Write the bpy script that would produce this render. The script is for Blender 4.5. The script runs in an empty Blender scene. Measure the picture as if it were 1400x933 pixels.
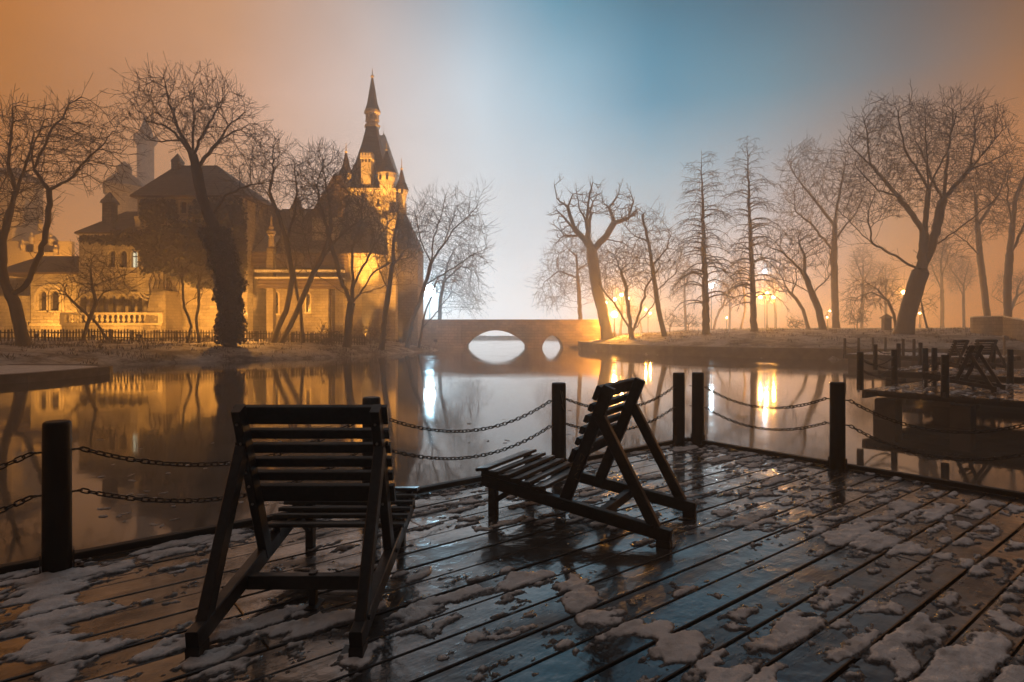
import bpy, math, random
import numpy as np
from mathutils import Vector, Matrix

random.seed(7)
rng = np.random.default_rng(7)
SC = bpy.context.scene
COL = SC.collection
R = math.radians

# ------------------------------------------------------------------ frame of reference (metres)
F, CX, HY = 830.0, 700.0, 449.0        # focal length in photo pixels, centre column, horizon row
CAM_Z, DECK_Z = 2.07, 0.67             # water is z = 0


def P(x, y, Y):
    """point seen at photo pixel x,y at distance Y"""
    return Vector(((x - CX) / F * Y, Y, CAM_Z - (y - HY) / F * Y))


def G(x, y, z=DECK_Z):
    """point of the horizontal plane z seen at photo pixel x,y"""
    Y = (CAM_Z - z) * F / (y - HY)
    return Vector(((x - CX) / F * Y, Y, z))


# deck frame: U along the boards (away), V away along the right-hand edge
U = Vector((0.781, 0.6245, 0))
V = Vector((-0.6245, 0.781, 0))
K = Vector((2.177, 7.487, DECK_Z))


def D(a, b, z=0.0):
    return K - U * a - V * b + Vector((0, 0, z))


# ------------------------------------------------------------------ object helpers
ORG = {}


def link(o):
    COL.objects.link(o)
    return o


def tag(o, label=None, cat=None, group=None, kind=None):
    if label:
        o['label'] = label
    if cat:
        o['category'] = cat
    if group:
        o['group'] = group
    if kind:
        o['kind'] = kind
    return o


def empty(name, loc, label, cat, group=None, rz=0.0):
    o = link(bpy.data.objects.new(name, None))
    o.empty_display_size = 0.2
    o.location = loc
    o.rotation_euler = (0, 0, rz)
    ORG[o] = Vector(loc)
    return tag(o, label, cat, group)


def copy_tree(o, parent=None):
    c = o.copy()
    COL.objects.link(c)
    if parent is not None:
        c.parent = parent
    for ch in [x for x in bpy.data.objects if x.parent == o]:
        copy_tree(ch, c)
    return c


def mesh_obj(name, verts, faces, mat, parent=None, origin=None, smooth=False):
    """verts in world space unless parent is given with local=..; origin is subtracted"""
    if origin is None:
        origin = ORG[parent] if parent is not None else Vector((0, 0, 0))
    me = bpy.data.meshes.new(name)
    va = np.asarray(verts, dtype=np.float64).reshape(-1, 3) - np.array(origin)
    if isinstance(faces, np.ndarray):
        n, k = faces.shape
        me.vertices.add(len(va))
        me.vertices.foreach_set('co', va.astype(np.float32).ravel())
        me.loops.add(n * k)
        me.loops.foreach_set('vertex_index', faces.astype(np.int32).ravel())
        me.polygons.add(n)
        me.polygons.foreach_set('loop_start', np.arange(0, n * k, k, dtype=np.int32))
        me.polygons.foreach_set('loop_total', np.full(n, k, dtype=np.int32))
        me.update(calc_edges=True)
    else:
        me.from_pydata([tuple(v) for v in va], [], faces)
        me.update()
    if smooth:
        me.polygons.foreach_set('use_smooth', np.ones(len(me.polygons), dtype=bool))
    if mat is not None:
        me.materials.append(mat)
    o = link(bpy.data.objects.new(name, me))
    if parent is not None:
        o.parent = parent
        o.location = Vector(origin) - ORG[parent]
    else:
        o.location = origin
    ORG[o] = Vector(origin)
    return o


class MB:
    def __init__(s):
        s.v, s.f = [], []

    def add(s, vs, fs):
        n = len(s.v)
        s.v += [tuple(v) for v in vs]
        s.f += [tuple(i + n for i in f) for f in fs]
        return s

    def hexa(s, p):
        """8 points: bottom ring 0-3, top ring 4-7"""
        return s.add(p, [(3, 2, 1, 0), (4, 5, 6, 7), (0, 1, 5, 4), (1, 2, 6, 5), (2, 3, 7, 6), (3, 0, 4, 7)])

    def box(s, x0, x1, y0, y1, z0, z1):
        return s.hexa([(x0, y0, z0), (x1, y0, z0), (x1, y1, z0), (x0, y1, z0),
                       (x0, y0, z1), (x1, y0, z1), (x1, y1, z1), (x0, y1, z1)])

    def bar(s, p, q, w, h, up=(0, 0, 1), ch=0.0):
        """beam from p to q, w across, h along 'up', long edges chamfered by ch"""
        p, q = Vector(p), Vector(q)
        d = (q - p).normalized()
        x = d.cross(Vector(up)).normalized()
        y = x.cross(d).normalized()
        hw, hh = w / 2, h / 2
        if ch > 0:
            c = ch
            prof = [(-hw + c, -hh), (hw - c, -hh), (hw, -hh + c), (hw, hh - c), (hw - c, hh), (-hw + c, hh), (-hw, hh - c), (-hw, -hh + c)]
        else:
            prof = [(-hw, -hh), (hw, -hh), (hw, hh), (-hw, hh)]
        n = len(prof)
        vs = [p + x * a + y * b for a, b in prof] + [q + x * a + y * b for a, b in prof]
        fs = [tuple(range(n)), tuple(range(2 * n - 1, n - 1, -1))]
        fs += [(i, i + n, (i + 1) % n + n, (i + 1) % n) for i in range(n)]
        return s.add(vs, fs)

    def lathe(s, c, prof, n=16, a0=0.0):
        """prof: list of (r, z) from bottom to top round the vertical axis through c"""
        c = Vector(c)
        vs, fs = [], []
        for r, z in prof:
            for i in range(n):
                a = a0 + 2 * math.pi * i / n
                vs.append(c + Vector((r * math.cos(a), r * math.sin(a), z)))
        for j in range(len(prof) - 1):
            for i in range(n):
                fs.append((j * n + i, j * n + (i + 1) % n, (j + 1) * n + (i + 1) % n, (j + 1) * n + i))
        fs.append(tuple(range(n - 1, -1, -1)))
        m = (len(prof) - 1) * n
        fs.append(tuple(range(m, m + n)))
        return s.add(vs, fs)

    def tube(s, pts, rad, n=6):
        pts = [Vector(p) for p in pts]
        if not isinstance(rad, (list, tuple)):
            rad = [rad] * len(pts)
        vs, fs = [], []
        t0 = (pts[1] - pts[0]).normalized()
        x = t0.cross(Vector((0.3, 0.9, 0.2))).normalized()
        for i, p in enumerate(pts):
            t = (pts[min(i + 1, len(pts) - 1)] - pts[max(i - 1, 0)]).normalized()
            x = (x - t * x.dot(t)).normalized()
            y = t.cross(x)
            for k in range(n):
                a = 2 * math.pi * k / n
                vs.append(p + (x * math.cos(a) + y * math.sin(a)) * rad[i])
        for j in range(len(pts) - 1):
            for i in range(n):
                fs.append((j * n + i, j * n + (i + 1) % n, (j + 1) * n + (i + 1) % n, (j + 1) * n + i))
        fs.append(tuple(range(n - 1, -1, -1)))
        m = (len(pts) - 1) * n
        fs.append(tuple(range(m, m + n)))
        return s.add(vs, fs)

    def prism(s, poly, y0, y1):
        """poly of (x,z), counter-clockwise seen from -y, extruded from y0 to y1"""
        n = len(poly)
        vs = [(x, y0, z) for x, z in poly] + [(x, y1, z) for x, z in poly]
        fs = [tuple(range(n)), tuple(range(2 * n - 1, n - 1, -1))]
        fs += [(i, i + n, (i + 1) % n + n, (i + 1) % n) for i in range(n)]
        return s.add(vs, fs)

    def build(s, name, mat, parent=None, origin=None, smooth=False):
        return mesh_obj(name, s.v, s.f, mat, parent, origin, smooth)


# ------------------------------------------------------------------ materials
def new_mat(name):
    m = bpy.data.materials.new(name)
    m.use_nodes = True
    nt = m.node_tree
    b = nt.nodes['Principled BSDF']
    return m, nt, b


def nd(nt, t, **kw):
    n = nt.nodes.new(t)
    for k, v in kw.items():
        if k.startswith('i_'):
            n.inputs[k[2:].replace('_', ' ')].default_value = v
        else:
            setattr(n, k, v)
    return n


def ramp(nt, fac, stops, interp='LINEAR'):
    r = nt.nodes.new('ShaderNodeValToRGB')
    r.color_ramp.interpolation = interp
    e = r.color_ramp.elements
    while len(e) < len(stops):
        e.new(0.5)
    for el, (p, c) in zip(e, stops):
        el.position = p
        el.color = (*c, 1) if len(c) == 3 else c
    if fac is not None:
        nt.links.new(fac, r.inputs[0])
    return r


def noise(nt, scale, detail=4, rough=0.55, coord='Object', stretch=None, rot=None):
    tc = nt.nodes.new('ShaderNodeTexCoord')
    out = tc.outputs[coord]
    if stretch or rot:
        mp = nt.nodes.new('ShaderNodeMapping')
        if stretch:
            mp.inputs['Scale'].default_value = stretch
        if rot:
            mp.inputs['Rotation'].default_value = rot
        nt.links.new(out, mp.inputs[0])
        out = mp.outputs[0]
    n = nt.nodes.new('ShaderNodeTexNoise')
    n.inputs['Scale'].default_value = scale
    n.inputs['Detail'].default_value = detail
    n.inputs['Roughness'].default_value = rough
    nt.links.new(out, n.inputs['Vector'])
    return n


def bump(nt, b, h, strength=0.3, dist=0.02, normal=None):
    bp = nt.nodes.new('ShaderNodeBump')
    bp.inputs['Strength'].default_value = strength
    bp.inputs['Distance'].default_value = dist
    nt.links.new(h, bp.inputs['Height'])
    if normal is not None:
        nt.links.new(normal, bp.inputs['Normal'])
    nt.links.new(bp.outputs[0], b.inputs['Normal'])
    return bp


def simple(name, c0, c1, scale, rough=0.6, bstr=0.3, bdist=0.02, stretch=None, rough2=None):
    m, nt, b = new_mat(name)
    n = noise(nt, scale, stretch=stretch)
    r = ramp(nt, n.outputs[0], [(0.3, c0), (0.7, c1)])
    nt.links.new(r.outputs[0], b.inputs['Base Color'])
    b.inputs['Roughness'].default_value = rough
    if rough2 is not None:
        n2 = noise(nt, scale * 0.37)
        rr = ramp(nt, n2.outputs[0], [(0.35, (rough,) * 3), (0.65, (rough2,) * 3)])
        nt.links.new(rr.outputs[0], b.inputs['Roughness'])
    if bstr:
        bump(nt, b, n.outputs[0], bstr, bdist)
    return m


M = {}
M['chair'] = simple('stained_wood', (0.006, 0.006, 0.006), (0.020, 0.019, 0.018), 9, 0.28, 0.25, 0.004, stretch=(4, 4, 4), rough2=0.6)
M['post'] = simple('post_wood', (0.004, 0.0036, 0.0033), (0.011, 0.009, 0.008), 5, 0.5, 0.5, 0.006, stretch=(6, 6, 0.8), rough2=0.75)
M['iron'] = simple('dark_iron', (0.012, 0.011, 0.010), (0.03, 0.022, 0.016), 30, 0.45, 0.2, 0.002)
M['iron'].node_tree.nodes['Principled BSDF'].inputs['Metallic'].default_value = 0.4
M['bark'] = simple('bark', (0.020, 0.014, 0.009), (0.050, 0.036, 0.024), 3, 0.85, 0.8, 0.03, stretch=(3, 3, 0.7))
M['twig'] = simple('twig_bark', (0.025, 0.017, 0.010), (0.045, 0.032, 0.02), 2, 0.8, 0.0)
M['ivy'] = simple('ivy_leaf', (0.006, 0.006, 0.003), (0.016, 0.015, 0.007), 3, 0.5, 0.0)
M['concrete'] = simple('wet_concrete', (0.045, 0.04, 0.034), (0.12, 0.105, 0.09), 2.2, 0.7, 0.4, 0.02)
M['quay'] = simple('quay_stone', (0.07, 0.06, 0.045), (0.2, 0.17, 0.13), 1.6, 0.75, 0.5, 0.04)
M['bridge'] = None
M['glass'] = simple('dark_glass', (0.01, 0.01, 0.012), (0.03, 0.025, 0.02), 1.5, 0.12, 0.0)
M['gold'] = simple('pale_ornament', (0.42, 0.34, 0.2), (0.6, 0.5, 0.32), 5, 0.5, 0.2, 0.02)
M['spire'] = simple('weathered_copper', (0.10, 0.09, 0.07), (0.2, 0.17, 0.13), 2, 0.55, 0.2, 0.02)
M['beam'] = simple('beam_wood', (0.012, 0.010, 0.008), (0.03, 0.024, 0.018), 4, 0.6, 0.4, 0.008, stretch=(1, 1, 5))
M['picket'] = simple('picket_wood', (0.018, 0.014, 0.01), (0.045, 0.034, 0.022), 3, 0.75, 0.3, 0.01)


def mat_stone(name, c0, c1, mortar, bw, bh, off=0.5):
    m, nt, b = new_mat(name)
    tc = nt.nodes.new('ShaderNodeTexCoord')
    sep = nt.nodes.new('ShaderNodeSeparateXYZ')
    nt.links.new(tc.outputs['Object'], sep.inputs[0])
    addxy = nd(nt, 'ShaderNodeMath', operation='ADD')
    nt.links.new(sep.outputs[0], addxy.inputs[0])
    nt.links.new(sep.outputs[1], addxy.inputs[1])
    cmb = nt.nodes.new('ShaderNodeCombineXYZ')
    nt.links.new(addxy.outputs[0], cmb.inputs[0])
    nt.links.new(sep.outputs[2], cmb.inputs[1])
    br = nt.nodes.new('ShaderNodeTexBrick')
    br.inputs['Color1'].default_value = (*c0, 1)
    br.inputs['Color2'].default_value = (*c1, 1)
    br.inputs['Mortar'].default_value = (*mortar, 1)
    br.inputs['Scale'].default_value = 1.0
    br.inputs['Brick Width'].default_value = bw
    br.inputs['Row Height'].default_value = bh
    br.inputs['Mortar Size'].default_value = 0.018
    br.offset = off
    nt.links.new(cmb.outputs[0], br.inputs['Vector'])
    n = noise(nt, 0.8, 8, 0.74)
    r = ramp(nt, n.outputs[0], [(0.28, (0.34, 0.31, 0.27)), (0.44, (0.8, 0.79, 0.77)), (0.54, (1.05, 1.05, 1.05)), (0.75, (1.35, 1.32, 1.25))])
    mx = nd(nt, 'ShaderNodeMix', data_type='RGBA', blend_type='MULTIPLY')
    mx.inputs[0].default_value = 1.0
    nt.links.new(br.outputs[0], mx.inputs[6])
    nt.links.new(r.outputs[0], mx.inputs[7])
    nt.links.new(mx.outputs[2], b.inputs['Base Color'])
    b.inputs['Roughness'].default_value = 0.85
    n2 = noise(nt, 6, 5, 0.6)
    ad = nd(nt, 'ShaderNodeMath', operation='MULTIPLY_ADD')
    nt.links.new(n2.outputs[0], ad.inputs[0])
    ad.inputs[1].default_value = 0.6
    nt.links.new(br.outputs['Fac'], ad.inputs[2])
    inv = nd(nt, 'ShaderNodeMath', operation='MULTIPLY')
    nt.links.new(ad.outputs[0], inv.inputs[0])
    inv.inputs[1].default_value = -1
    bump(nt, b, inv.outputs[0], 0.6, 0.04)
    return m


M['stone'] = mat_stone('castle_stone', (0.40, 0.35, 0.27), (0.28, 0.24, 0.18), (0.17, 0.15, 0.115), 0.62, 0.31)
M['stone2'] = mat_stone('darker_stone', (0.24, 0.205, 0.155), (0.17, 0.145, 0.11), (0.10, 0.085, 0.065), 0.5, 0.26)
M['bridge'] = mat_stone('bridge_stone', (0.27, 0.205, 0.145), (0.165, 0.125, 0.09), (0.07, 0.055, 0.04), 0.7, 0.3)
M['trim'] = simple('trim_stone', (0.36, 0.31, 0.23), (0.48, 0.42, 0.32), 4, 0.8, 0.3, 0.02)


def mat_roof():
    m, nt, b = new_mat('roof_tiles')
    tc = nt.nodes.new('ShaderNodeTexCoord')
    w = nt.nodes.new('ShaderNodeTexWave')
    w.wave_type = 'BANDS'
    w.bands_direction = 'Z'
    w.inputs['Scale'].default_value = 1.1
    w.inputs['Distortion'].default_value = 0.6
    w.inputs['Detail'].default_value = 2
    nt.links.new(tc.outputs['Object'], w.inputs['Vector'])
    n = noise(nt, 1.7, 5, 0.7)
    r = ramp(nt, n.outputs[0], [(0.3, (0.030, 0.020, 0.013)), (0.6, (0.085, 0.056, 0.036)), (0.76, (0.17, 0.14, 0.11))])
    nt.links.new(r.outputs[0], b.inputs['Base Color'])
    b.inputs['Roughness'].default_value = 0.7
    bump(nt, b, w.outputs['Fac'], 0.5, 0.06)
    return m


M['roof'] = mat_roof()


def mat_deck():
    m, nt, b = new_mat('wet_deck_boards')
    ang = -math.atan2(U.y, U.x)
    g = noise(nt, 3.0, 6, 0.65, stretch=(1.2, 26, 26), rot=(0, 0, 0))
    # grain follows the boards: the deck object itself is turned, so object X runs along them
    r = ramp(nt, g.outputs[0], [(0.3, (0.016, 0.015, 0.0145)), (0.5, (0.042, 0.039, 0.037)), (0.75, (0.085, 0.078, 0.072))])
    st = noise(nt, 1.1, 4, 0.6, stretch=(0.6, 1.5, 1))
    r2 = ramp(nt, st.outputs[0], [(0.3, (0.6, 0.6, 0.6)), (0.7, (1.25, 1.2, 1.1))])
    mx = nd(nt, 'ShaderNodeMix', data_type='RGBA', blend_type='MULTIPLY')
    mx.inputs[0].default_value = 1.0
    nt.links.new(r.outputs[0], mx.inputs[6])
    nt.links.new(r2.outputs[0], mx.inputs[7])
    nt.links.new(mx.outputs[2], b.inputs['Base Color'])
    wn = noise(nt, 1.7, 5, 0.62, stretch=(0.7, 1.6, 1))
    rr = ramp(nt, wn.outputs[0], [(0.36, (0.06,) * 3), (0.5, (0.16,) * 3), (0.66, (0.40,) * 3)])
    nt.links.new(rr.outputs[0], b.inputs['Roughness'])
    b.inputs['IOR'].default_value = 1.5
    cw = ramp(nt, wn.outputs[0], [(0.40, (1, 1, 1)), (0.62, (0.1, 0.1, 0.1))])
    nt.links.new(cw.outputs[0], b.inputs['Coat Weight'])
    b.inputs['Coat Roughness'].default_value = 0.06
    b.inputs['Coat IOR'].default_value = 1.5
    fine = noise(nt, 40, 3, 0.6, stretch=(0.25, 1.6, 1))
    dents = noise(nt, 9, 3, 0.5)
    a = nd(nt, 'ShaderNodeMath', operation='MULTIPLY_ADD')
    nt.links.new(fine.outputs[0], a.inputs[0])
    nt.links.new(rr.outputs[0], a.inputs[1])
    nt.links.new(dents.outputs[0], a.inputs[2])
    bump(nt, b, a.outputs[0], 0.5, 0.016)
    return m


M['deck'] = mat_deck()


def mat_snow():
    m, nt, b = new_mat('old_snow')
    n = noise(nt, 5, 5, 0.65)
    r = ramp(nt, n.outputs[0], [(0.28, (0.36, 0.335, 0.31)), (0.5, (0.68, 0.65, 0.625)), (0.75, (0.82, 0.80, 0.785))])
    # thin slush is wet, grey and glassy; only thick snow is white
    ta = nt.nodes.new('ShaderNodeAttribute')
    ta.attribute_name = 'thickness'
    tr = ramp(nt, ta.outputs['Fac'], [(0.0, (0.05, 0.048, 0.046)), (0.30, (0.13, 0.125, 0.12)), (0.44, (0.62, 0.61, 0.60)), (0.7, (1, 1, 1))])
    mx = nd(nt, 'ShaderNodeMix', data_type='RGBA', blend_type='MULTIPLY')
    mx.inputs[0].default_value = 1.0
    nt.links.new(r.outputs[0], mx.inputs[6])
    nt.links.new(tr.outputs[0], mx.inputs[7])
    nt.links.new(mx.outputs[2], b.inputs['Base Color'])
    rr = ramp(nt, ta.outputs['Fac'], [(0.0, (0.16,) * 3), (0.5, (0.6,) * 3)])
    nt.links.new(rr.outputs[0], b.inputs['Roughness'])
    f = noise(nt, 110, 3, 0.75)
    f2 = noise(nt, 34, 4, 0.65)
    a = nd(nt, 'ShaderNodeMath', operation='MULTIPLY_ADD')
    nt.links.new(f2.outputs[0], a.inputs[0])
    a.inputs[1].default_value = 1.6
    nt.links.new(f.outputs[0], a.inputs[2])
    bump(nt, b, a.outputs[0], 0.8, 0.014)
    return m


M['snow'] = mat_snow()
M['ledge_snow'] = simple('ledge_snow', (0.42, 0.40, 0.37), (0.7, 0.68, 0.65), 3, 0.6, 0.5, 0.03)


def mat_ground():
    m, nt, b = new_mat('snowy_ground')
    n = noise(nt, 0.55, 7, 0.7)
    n2 = noise(nt, 5, 4, 0.7)
    a = nd(nt, 'ShaderNodeMath', operation='MULTIPLY_ADD')
    nt.links.new(n2.outputs[0], a.inputs[0])
    a.inputs[1].default_value = 0.35
    nt.links.new(n.outputs[0], a.inputs[2])
    r = ramp(nt, a.outputs[0], [(0.50, (0.035, 0.025, 0.016)), (0.60, (0.13, 0.105, 0.08)), (0.70, (0.34, 0.31, 0.28)), (0.9, (0.55, 0.52, 0.49))])
    nt.links.new(r.outputs[0], b.inputs['Base Color'])
    b.inputs['Roughness'].default_value = 0.8
    bump(nt, b, a.outputs[0], 0.6, 0.15)
    return m


M['ground'] = mat_ground()


def mat_water():
    m, nt, b = new_mat('still_water')
    n = noise(nt, 0.7, 5, 0.65)
    r = ramp(nt, n.outputs[0], [(0.35, (0.04, 0.030, 0.021)), (0.65, (0.085, 0.066, 0.05))])
    nt.links.new(r.outputs[0], b.inputs['Base Color'])
    n2 = noise(nt, 0.35, 5, 0.7)
    rr = ramp(nt, n2.outputs[0], [(0.38, (0.03,) * 3), (0.62, (0.08,) * 3)])
    nt.links.new(rr.outputs[0], b.inputs['Roughness'])
    b.inputs['IOR'].default_value = 1.55
    w = noise(nt, 2.2, 3, 0.5)
    bump(nt, b, w.outputs[0], 0.05, 0.02)
    return m


M['water'] = mat_water()


def mat_emit(name, col, strength, clear=True):
    m = bpy.data.materials.new(name)
    m.use_nodes = True
    nt = m.node_tree
    nt.nodes.clear()
    out = nt.nodes.new('ShaderNodeOutputMaterial')
    e = nt.nodes.new('ShaderNodeEmission')
    e.inputs[0].default_value = (*col, 1)
    e.inputs[1].default_value = strength
    if clear:
        t = nt.nodes.new('ShaderNodeBsdfTransparent')
        a = nt.nodes.new('ShaderNodeAddShader')
        nt.links.new(t.outputs[0], a.inputs[0])
        nt.links.new(e.outputs[0], a.inputs[1])
        nt.links.new(a.outputs[0], out.inputs[0])
    else:
        nt.links.new(e.outputs[0], out.inputs[0])
    m.cycles.emission_sampling = 'NONE' if clear else 'AUTO'
    return m


SODIUM = (1.0, 0.40, 0.06)
COLD = (0.62, 0.86, 1.0)
M['lamp_orange'] = mat_emit('sodium_globe', (1.0, 0.62, 0.25), 14)
M['lamp_cold'] = mat_emit('cold_globe', (0.75, 0.92, 1.0), 18)
M['lamp_far'] = mat_emit('sodium_globe_dim', (1.0, 0.6, 0.25), 5)
M['lit_pane'] = mat_emit('lit_window', (1.0, 0.92, 0.62), 0.9, clear=False)

M['chair'].node_tree.nodes['Principled BSDF'].inputs['Specular IOR Level'].default_value = 0.5
for k_ in ('post', 'beam', 'picket'):
    M[k_].node_tree.nodes['Principled BSDF'].inputs['Specular IOR Level'].default_value = 0.22

# ------------------------------------------------------------------ numpy noise
_perm = rng.permutation(512)


def vnoise(x, y, seed=0):
    xi = np.floor(x).astype(int)
    yi = np.floor(y).astype(int)
    xf, yf = x - xi, y - yi

    def h(a, b):
        i = _perm[(a + seed * 57) % 512]
        ang = _perm[(i + b) % 512] * (2 * np.pi / 512)
        return np.cos(ang), np.sin(ang)
    u = xf * xf * xf * (xf * (xf * 6 - 15) + 10)
    v = yf * yf * yf * (yf * (yf * 6 - 15) + 10)

    def d(a, b, fx, fy):
        cx, cy = h(a, b)
        return cx * fx + cy * fy
    n00 = d(xi, yi, xf, yf)
    n10 = d(xi + 1, yi, xf - 1, yf)
    n01 = d(xi, yi + 1, xf, yf - 1)
    n11 = d(xi + 1, yi + 1, xf - 1, yf - 1)
    return (n00 * (1 - u) + n10 * u) * (1 - v) + (n01 * (1 - u) + n11 * u) * v


def fbm(x, y, oct=4, seed=0, gain=0.5):
    s, a = 0, 1.0
    for o in range(oct):
        s = s + a * vnoise(x * 2 ** o, y * 2 ** o, seed + o)
        a *= gain
    return s


# ------------------------------------------------------------------ terrain
LAKE = np.array([(-120, -20), (-120, 18), (-40, 19.5), (-27, 22.5), (-23.5, 25), (-22.5, 30), (-22.3, 33.7), (-18, 37.3), (-11, 44),
                 (-6.6, 57), (-8.2, 63), (-10, 70), (-30, 78), (-50, 95), (-45, 112), (0, 116), (35, 113), (22, 86), (9.5, 72), (7.6, 66),
                 (7.0, 61), (7.4, 55), (10.5, 48), (16.7, 42.5), (21.6, 40), (30, 38.5), (40, 31), (52, 18), (60, 0), (60, -20)], float)


def lake_dist(x, y):
    """signed distance to the lake's shoreline, negative on the water"""
    x, y = np.asarray(x, float), np.asarray(y, float)
    best = np.full(x.shape, 1e9)
    ins = np.zeros(x.shape, bool)
    n = len(LAKE)
    for i in range(n):
        ax, ay = LAKE[i]
        bx, by = LAKE[(i + 1) % n]
        dx, dy = bx - ax, by - ay
        t = np.clip(((x - ax) * dx + (y - ay) * dy) / (dx * dx + dy * dy), 0, 1)
        best = np.minimum(best, np.hypot(x - ax - t * dx, y - ay - t * dy))
        c = ((ay > y) != (by > y)) & (x < (bx - ax) * (y - ay) / (by - ay + 1e-12) + ax)
        ins ^= c
    return np.where(ins, -best, best)


def terrain(x, y):
    x, y = np.asarray(x, float), np.asarray(y, float)
    d = lake_dist(x, y)
    dd = np.maximum(d, 0)
    left = 0.02 + 1.15 * (1 - np.exp(-dd / 3.6))
    right = 0.62 + 1.5 * (1 - np.exp(-dd / 7.5))
    wr = np.clip((x + 1) / 5, 0, 1)
    z = left * (1 - wr) + right * wr
    far = np.clip((y - 78) / 20, 0, 1) * np.clip(1 - np.abs(x - 0) / 60, 0, 1)
    z = z * (1 - far) + far * (0.1 + 0.4 * (1 - np.exp(-dd / 4)))
    z = z + 0.10 * fbm(x * 0.35, y * 0.35, 3, 3) * np.clip(dd / 1.5, 0, 1)
    bed = -0.12 - np.minimum(1.2, -np.minimum(d, 0) * 0.45)
    return np.where(d > 0, z, bed)


def ground_z(x, y):
    return float(terrain(np.array([x]), np.array([y]))[0])


def base_at(px, Y):
    X = (px - CX) / F * Y
    return Vector((X, Y, ground_z(X, Y)))


GX0, GX1, GY0, GY1 = -112, 112, -14, 126
nx, ny = 300, 200
xs = np.linspace(GX0, GX1, nx)
ys = np.linspace(GY0, GY1, ny)
gx, gy = np.meshgrid(xs, ys)
gz = terrain(gx, gy)
vv = np.stack([gx.ravel(), gy.ravel(), gz.ravel()], 1)
ii = (np.arange(ny - 1)[:, None] * nx + np.arange(nx - 1)[None, :]).ravel()
ff = np.stack([ii, ii + 1, ii + nx + 1, ii + nx], 1)
tag(mesh_obj('ground', vv, ff, M['ground'], smooth=True), kind='structure')
w = MB()
w.add([(GX0, GY0, 0), (GX1, GY0, 0), (GX1, 118, 0), (GX0, 118, 0)], [(0, 1, 2, 3)])
tag(w.build('water', M['water']), kind='structure')

# ------------------------------------------------------------------ the wooden deck in the foreground
ROT_U = math.atan2(U.y, U.x)
BW, BOFF = 0.2036, 0.129        # board spacing, first gap


def local_rect(mb, a0, a1, b0, b1, z0, z1, ch=0.004):
    """box in a deck's own frame: x = -a, y = -b"""
    x0, x1, y0, y1 = -a1, -a0, -b1, -b0
    c = ch
    mb.add([(x0, y0, z0), (x1, y0, z0), (x1, y1, z0), (x0, y1, z0),
            (x0, y0, z1 - c), (x1, y0, z1 - c), (x1, y1, z1 - c), (x0, y1, z1 - c),
            (x0 + c, y0 + c, z1), (x1 - c, y0 + c, z1), (x1 - c, y1 - c, z1), (x0 + c, y1 - c, z1)],
           [(3, 2, 1, 0), (0, 1, 5, 4), (1, 2, 6, 5), (2, 3, 7, 6), (3, 0, 4, 7),
            (4, 5, 9, 8), (5, 6, 10, 9), (6, 7, 11, 10), (7, 4, 8, 11), (8, 9, 10, 11)])


def local_part(mb, name, mat, parent):
    """mesh whose vertices are already in the parent's own frame"""
    me = bpy.data.meshes.new(name)
    me.from_pydata([tuple(v) for v in mb.v], [], mb.f)
    me.update()
    me.materials.append(mat)
    o = link(bpy.data.objects.new(name, me))
    o.parent = parent
    ORG[o] = ORG.get(parent, Vector()).copy()
    return o


def make_deck(name, corner, amin, amax, bmax, label, joints, kerb=True, piles=(), beam_h=0.17, rs=1, skirt=None):
    """corner: the far-left corner; boards run along U"""
    rnd = random.Random(rs)
    e = empty(name, corner, label, 'deck', 'wooden decks along the lake', rz=ROT_U)
    mb = MB()
    b = BOFF if kerb else 0.0
    edges = [0.0, b] if kerb else [0.0]
    while edges[-1] < bmax:
        edges.append(edges[-1] + BW)
    for k in range(len(edges) - 1):
        g0 = rnd.choice([0.004, 0.006, 0.010, 0.012]) if k else 0
        g1 = rnd.choice([0.004, 0.006, 0.010, 0.012])
        js = [amin] + sorted(j + 0 for j in joints if rnd.random() < 0.55 and amin < j < amax) + [amax]
        for q in range(len(js) - 1):
            dz = rnd.uniform(-0.003, 0.003)
            local_rect(mb, js[q] + (0.003 if q else 0), js[q + 1] - 0.003, edges[k] + g0, edges[k + 1] - g1, -0.042, dz)
    local_part(mb, 'boards', M['deck'], e)
    bm = MB()
    local_rect(bm, amin - 0.03, amax, -0.07, -0.004, -0.045 - beam_h, -0.006)
    local_rect(bm, amin - 0.09, amin - 0.006, -0.07, bmax, -0.045 - beam_h, -0.006)
    for aa in np.arange(amin + 0.9, amax, 1.0):
        local_rect(bm, aa - 0.05, aa + 0.05, 0.02, bmax, -0.045 - beam_h, -0.046)
    local_part(bm, 'beams', M['beam'], e)
    if kerb:
        kb = MB()
        local_rect(kb, amin + 0.02, amax, -0.06, 0.0, 0.006, 0.048)
        local_rect(kb, amin - 0.05, amin + 0.014, -0.06, bmax, 0.006, 0.048)
        local_part(kb, 'kerb', M['beam'], e)
    for (pa, pb, s) in piles:
        pm = MB()
        local_rect(pm, pa - s / 2, pa + s / 2, pb - s / 2, pb + s / 2, -1.9, -0.05 - beam_h, 0.01)
        local_part(pm, 'pile', M['concrete'], e)
    return e


make_deck('wooden_deck', K, 0.0, 8.6, 7.6, 'wet dark board deck with patchy snow under the two large wooden chairs', [2.2, 4.2, 5.55],
          piles=[(0.6, 0.35, 0.4), (3.4, 0.35, 0.4), (6.4, 0.35, 0.4), (0.6, 3.2, 0.4), (0.6, 6.2, 0.4), (7.6, 6, .4)])

# ------------------------------------------------------------------ snow patches on the deck: one relief
def deck_ab(p):
    d = p - K
    return -(d.x * U.x + d.y * U.y), -(d.x * V.x + d.y * V.y)


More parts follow.
